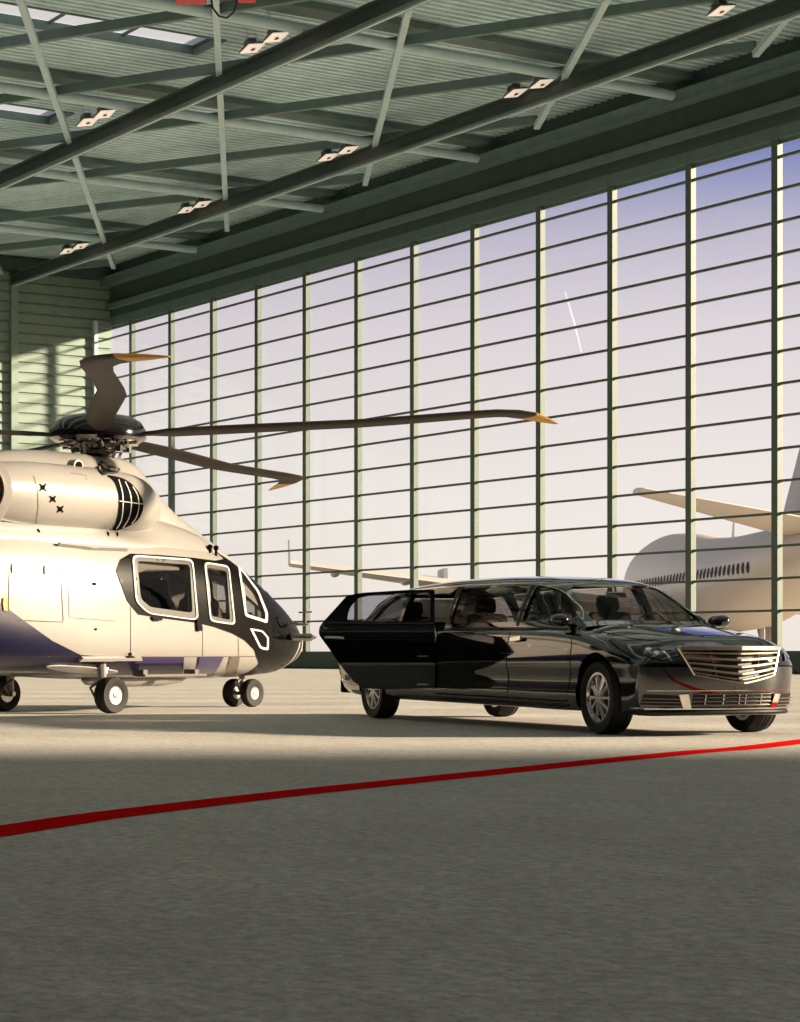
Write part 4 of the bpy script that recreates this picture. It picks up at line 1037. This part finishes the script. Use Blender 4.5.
# front: headlights, grille, bumper, all laid on the nose
def cp(px, py): return hit(bbv0, (px, py), CAR)
def PF_(name, polys, m, **k):
    if not isinstance(polys[0][0], (tuple, list, Vector)): polys = [polys]
    k.setdefault('mirror', False); k.setdefault('step', 3); return paint(name, polys, bbv0, m, CAR, **k)
bbv0 = bbv
def mirrored(name, polys, m, **k):
    return PF_(name, polys, m, mirror=True, **k)
mirrored('headlight', round_poly([(639.5, 649.5), (645, 646), (657, 648), (666, 653.5), (672, 661.5), (660, 660), (647, 656.5)], 1.2), M['lamp'], off=.005, thick=.012)
mirrored('headlight_reflector', [smooth_poly([(646, 650), (649, 648.4), (652, 650.4), (649.5, 653)]), smooth_poly([(654, 653), (657, 651), (660.5, 653.6), (657.5, 656.4)])], M['lampw'], off=.020, step=1.5)
mirrored('daytime_light', [stroke([(663.5, 652.5), (667.5, 655.5), (671.5, 661.3)], 1.8)], M['lampw'], off=.020, step=1.5)
# fog grilles and chrome pieces
mirrored('fog_grille', round_poly([(639.5, 705), (643.5, 694), (679, 695.5), (682.5, 708)], 1.5), M['plast'], off=.004, step=3)
mirrored('fog_grille_bar', [stroke([(642, 698.3), (679.5, 699)], .9), stroke([(641.2, 701.7), (680.5, 702.3)], .9), stroke([(640.6, 704.8), (681.5, 705.6)], .9)], M['taupe'], off=.010, step=2, thick=.01)
mirrored('bumper_trim', round_poly([(679, 694.5), (688.5, 694), (691, 708), (683, 708.3)], 1), M['chrome'], off=.008, step=2.5, thick=.012, label='chrome end plate of the bumper')
# grille: V-shaped frame with bars
def GP(u, v):
    """u -1..1 across, v 0 (bottom) ..1 (top), standing just proud of the nose"""
    au = abs(u); y = u*(.425+.12*v); z = .50+.075*au**1.2*(1-v)+(.825-.50)*v
    loc, nn, _, _ = bbv0.ray_cast(CMW @ Vector((3, y, .62)), CMW.to_3x3() @ Vector((-1, 0, 0))); hx = (CMW.inverted() @ loc).x
    return Vector((hx+.016+.085*(1-au)-.05*v, y, z))
def gstrip(name, path, w_, d, m, parent, off=0.0):
    """bar following a path of (u, v); w_ = height in v, d = depth"""
    rr = []
    for (u, v) in path:
        p = GP(u, v); rr.append([p+Vector((off+d*.5, 0, w_*.35)), p+Vector((off+d*.5, 0, -w_*.35)), p+Vector((off-d*.5, 0, -w_*.5)), p+Vector((off-d*.5, 0, w_*.5))])
    b = MB(); b.rings(rr); return b.build(name, m, parent, smooth=False)
US = [-1, -.8, -.6, -.4, -.2, -.05, 0, .05, .2, .4, .6, .8, 1]
b = MB(); vs = [GP(u, v)+Vector((-.045, 0, 0)) for v in (0, .5, 1) for u in US]+[GP(u, v)+Vector((-.16, 0, 0)) for v in (0, .5, 1) for u in US]; n = len(US)
fs = [(j*n+i, j*n+i+1, (j+1)*n+i+1, (j+1)*n+i) for j in range(2) for i in range(n-1)]; fs += [tuple(k+3*n for k in f) for f in fs]
edge = list(range(n))+[n+n-1]+[2*n+i for i in range(n-1, -1, -1)]+[n]
fs += [(edge[i], edge[(i+1) % len(edge)], edge[(i+1) % len(edge)]+3*n, edge[i]+3*n) for i in range(len(edge))]
gri = mesh_from('grille', vs, fs, M['plast'], CAR, smooth=False)
for v, wd in ((.84, .018), (.66, .027), (.46, .027), (.26, .027), (.10, .012)): gstrip('grille_bar', [(u*.98, v) for u in US], wd, .05, M['gchrome'], gri)
fr = [(u, 1) for u in US]; gstrip('grille_frame', fr, .050, .09, M['gchrome'], gri, .005); gstrip('grille_frame', [(u, 0) for u in US], .020, .08, M['gchrome'], gri)
for s in (-1, 1):
    b = MB(); b.tube([GP(s*1.0, v)+Vector((.01, 0, 0)) for v in (0, .25, .5, .75, 1)], .012, 8); b.build('grille_frame', M['gchrome'], gri, smooth=True)
for u in (-.5, .5):
    b = MB(); b.tube([GP(u, v)+Vector((-.02, 0, 0)) for v in (0, .5, 1)], .004, 6); b.build('grille_upright', M['steelm'], gri)
# lower intake between the fog grilles, built on the bumper face
def BP(y, z, o=0.0):
    loc, nn, _, _ = bbv0.ray_cast(CMW @ Vector((3, y, z)), CMW.to_3x3() @ Vector((-1, 0, 0))); return CMW.inverted() @ loc+Vector((o, 0, 0))
YS = [-.42, -.3, -.2, -.1, 0, .1, .2, .3, .42]
vs = [BP(y, z, .004) for z in (.29, .345, .40) for y in YS]+[BP(y, z, -.03) for z in (.29, .345, .40) for y in YS]; n = len(YS)
fs = [(j*n+i, j*n+i+1, (j+1)*n+i+1, (j+1)*n+i) for j in range(2) for i in range(n-1)]
edge = list(range(n))+[n+n-1]+[2*n+i for i in range(n-1, -1, -1)]+[n]; fs += [(edge[i], edge[(i+1) % len(edge)], edge[(i+1) % len(edge)]+3*n, edge[i]+3*n) for i in range(len(edge))]
li = mesh_from('lower_intake', vs, fs, M['plast'], CAR, smooth=False)
for z in (.295, .33, .365, .398):
    b = MB(); b.tube([BP(y, z, .012) for y in YS], .008, 6); b.build('intake_bar', M['chrome'], li, smooth=True)
for y in (-.3, -.12, .05, .12, .3):
    b = MB(); b.tube([BP(y, z, .008) for z in (.29, .34, .40)], .006, 6); b.build('intake_bar', M['chrome'], li, smooth=True)
# bumper lip with bright line
YL = list(np.linspace(-.90, .90, 33))
def lip(z, r, m, name, o=.012, ylim=.9):
    b = MB(); pts = []
    for y in YL:
        if abs(y) > ylim: continue
        try: pts.append(BP(y, z, o))
        except Exception: pass
    b.tube(pts, r, 8); return b.build(name, m, CAR, smooth=True)
lip(.262, .011, M['chrome'], 'bumper_trim', .012, .86)
lip(.225, .022, M['plast'], 'bumper_lip', .01, .86)
lip(.43, .005, M['chrome'], 'bumper_trim', .004, .80)
# hood creases
for s in (-1, 1):
    pts = []
    for x, y in ((.84, .20), (.5, .27), (0, .36), (-.35, .43)):
        loc, nn, _, _ = bbv0.ray_cast(CMW @ Vector((x, s*y, 3)), Vector((0, 0, -1))); pts.append(CMW.inverted() @ loc+Vector((0, 0, -.008)))
    b = MB(); b.tube([tuple(p) for p in catmull([tuple(p) for p in pts], 6)], .016, 8); b.build('hood_crease', M['paint'], CAR, smooth=True)
    pts = []
    for x, y in ((.74, .60), (.45, .72), (0, .76), (-.5, .77)):
        loc, nn, _, _ = bbv0.ray_cast(CMW @ Vector((x, s*y, 3)), Vector((0, 0, -1))); pts.append(CMW.inverted() @ loc+Vector((0, 0, .001)))
    b = MB(); b.tube([tuple(p) for p in catmull([tuple(p) for p in pts], 6)], .004, 6); b.build('hood_seam', M['dark'], CAR, smooth=True)
b = MB(); b.tube([BP(0, .47, .0)+Vector((.0, 0, .0)), BP(0, .40, .0)], .004, 6); b.build('number_plate_mount', M['plast'], CAR)
for s in (-1, 1):
    b = MB(); b.tube([(-.42, s*.1, 1.085), (-.5, s*.4, 1.09), (-.55, s*.62, 1.085)], .008, 6); b.build('wiper', M['plast'], CAR, smooth=True)
# rear lights and bumper edge
for s in (-1, 1):
    b = MB(); b.rings([[(-6.98, s*.66, z0), (-6.80, s*.84, z0), (-6.74, s*.86, z0), (-6.90, s*.60, z0)] for z0 in (.62, .98)]); b.build('tail_light', M['red'], CAR, bevel=.01)
b = MB(); b.rings([[(-7.10, s_*1, z) for s_, z in ((-.6, .30), (.6, .30), (.6, .48), (-.6, .48))], [(-6.95, s_*1, z) for s_, z in ((-.8, .28), (.8, .28), (.8, .50), (-.8, .50))]]); b.build('rear_bumper', M['paint'], CAR, bevel=.02)

# open rear door, hinged at its front edge
DH = Vector((-3.735, -.925)); hw = CMW @ Vector((DH.x, DH.y, 0)); 
DO = bpy.data.objects.new('rear_door', None); COL.objects.link(DO); DO.parent = CAR
ddir = Vector((-1, -.01, 0)).normalized()
LW = CMW.inverted() @ hw
DO.location = (LW.x, LW.y, 0); rel = math.atan2(ddir.y, ddir.x)-CAR.rotation_euler.z; DO.rotation_euler = (0, 0, rel); bpy.context.view_layer.update()
# door local: x from hinge to free edge, outer face is +y (towards the viewer when x points left)
DOUT = [(0, .385), (.55, .375), (.79, .385), (.90, .455), (1.02, .60), (1.16, .80), (1.295, .985), (1.29, 1.07), (1.25, 1.125), (1.10, 1.29), (.98, 1.425), (.80, 1.455), (.32, 1.485), (0, 1.49)]
DOUTR = round_poly(DOUT, .03)
DG = round_poly([(.05, 1.135), (.05, 1.455), (.32, 1.45), (.70, 1.425), (.86, 1.395), (.955, 1.28), (.985, 1.135)], .05)
def door_y(z):   # outward bulge of the skin
    if z < 1.06: return .05*math.sin(PI*max(0, min(1, (z-.33)/.80)))+.012*math.exp(-((z-.66)/.05)**2)
    return -.25*(z-1.06)**1.0*.55
def dray(p): return p
def door_mesh(name, outl, holes, y0, th, m, par, step=.05):
    pts = resample(outl, step); edges = [(i, (i+1) % len(pts)) for i in range(len(pts))]
    for h in holes:
        h = resample(h, step); k = len(pts); pts += h; edges += [(k+i, k+(i+1) % len(h)) for i in range(len(h))]
    xs = [p[0] for p in pts]; ys = [p[1] for p in pts]; yy = min(ys)+step/2
    while yy < max(ys):
        xx = min(xs)+step/2
        while xx < max(xs):
            if inside((xx, yy), outl) and not any(inside((xx, yy), h) for h in holes): pts.append(Vector((xx, yy)))
            xx += step
        yy += step
    v2, e2, f2, *_ = delaunay_2d_cdt([Vector(p) for p in pts], edges, [], 0, 1e-6)
    fs = []
    for f in f2:
        c = sum((v2[i] for i in f), Vector((0, 0)))/len(f)
        if inside(c, outl) and not any(inside(c, h) for h in holes): fs.append(tuple(f))
    n = len(v2); vs = [(p[0], y0+door_y(p[1]), p[1]) for p in v2]+[(p[0], y0+door_y(p[1])-th, p[1]) for p in v2]
    from collections import Counter
    ec = Counter(tuple(sorted((f[i], f[(i+1) % len(f)]))) for f in fs for i in range(len(f)))
    fs = fs+[tuple(i+n for i in f) for f in fs]+[(a, b_, b_+n, a+n) for (a, b_), c in ec.items() if c == 1]
    return mesh_from(name, vs, fs, m, par, True, 40)
door_mesh('door_skin', DOUTR, [DG], 0, .05, M['paint'], DO)
door_mesh('door_lining', round_poly([(.03, .42), (.75, .42), (.95, .62), (1.2, .98), (1.18, 1.08), (.03, 1.08)], .04), [], -.05, .05, M['seatb'], DO, .08)
door_mesh('door_glass', DG, [], -.02, .006, M['dglass'], DO, .1)
b = MB(); b.tube([(.03, .01+door_y(1.09), 1.10), (.6, .01+door_y(1.09), 1.10), (1.22, .01+door_y(1.09), 1.095)], .008, 8); b.build('belt_trim', M['plast'], DO, smooth=True)
b = MB(); b.tube([(1.02, .07, .945), (1.06, .095, .95), (1.18, .09, .955), (1.22, .06, .955)], .016, 10); b.build('door_handle', M['chrome'], DO, smooth=True)
for z in (.745, .43):
    b = MB(); b.box(.08, .20, door_y(z)-.004, door_y(z)+.012, z-.008, z+.008); b.build('edge_reflector', M['chrome'], DO)
prop(CAR, 'glossy black stretch limousine with chrome grille and its rear side door standing open', 'car')
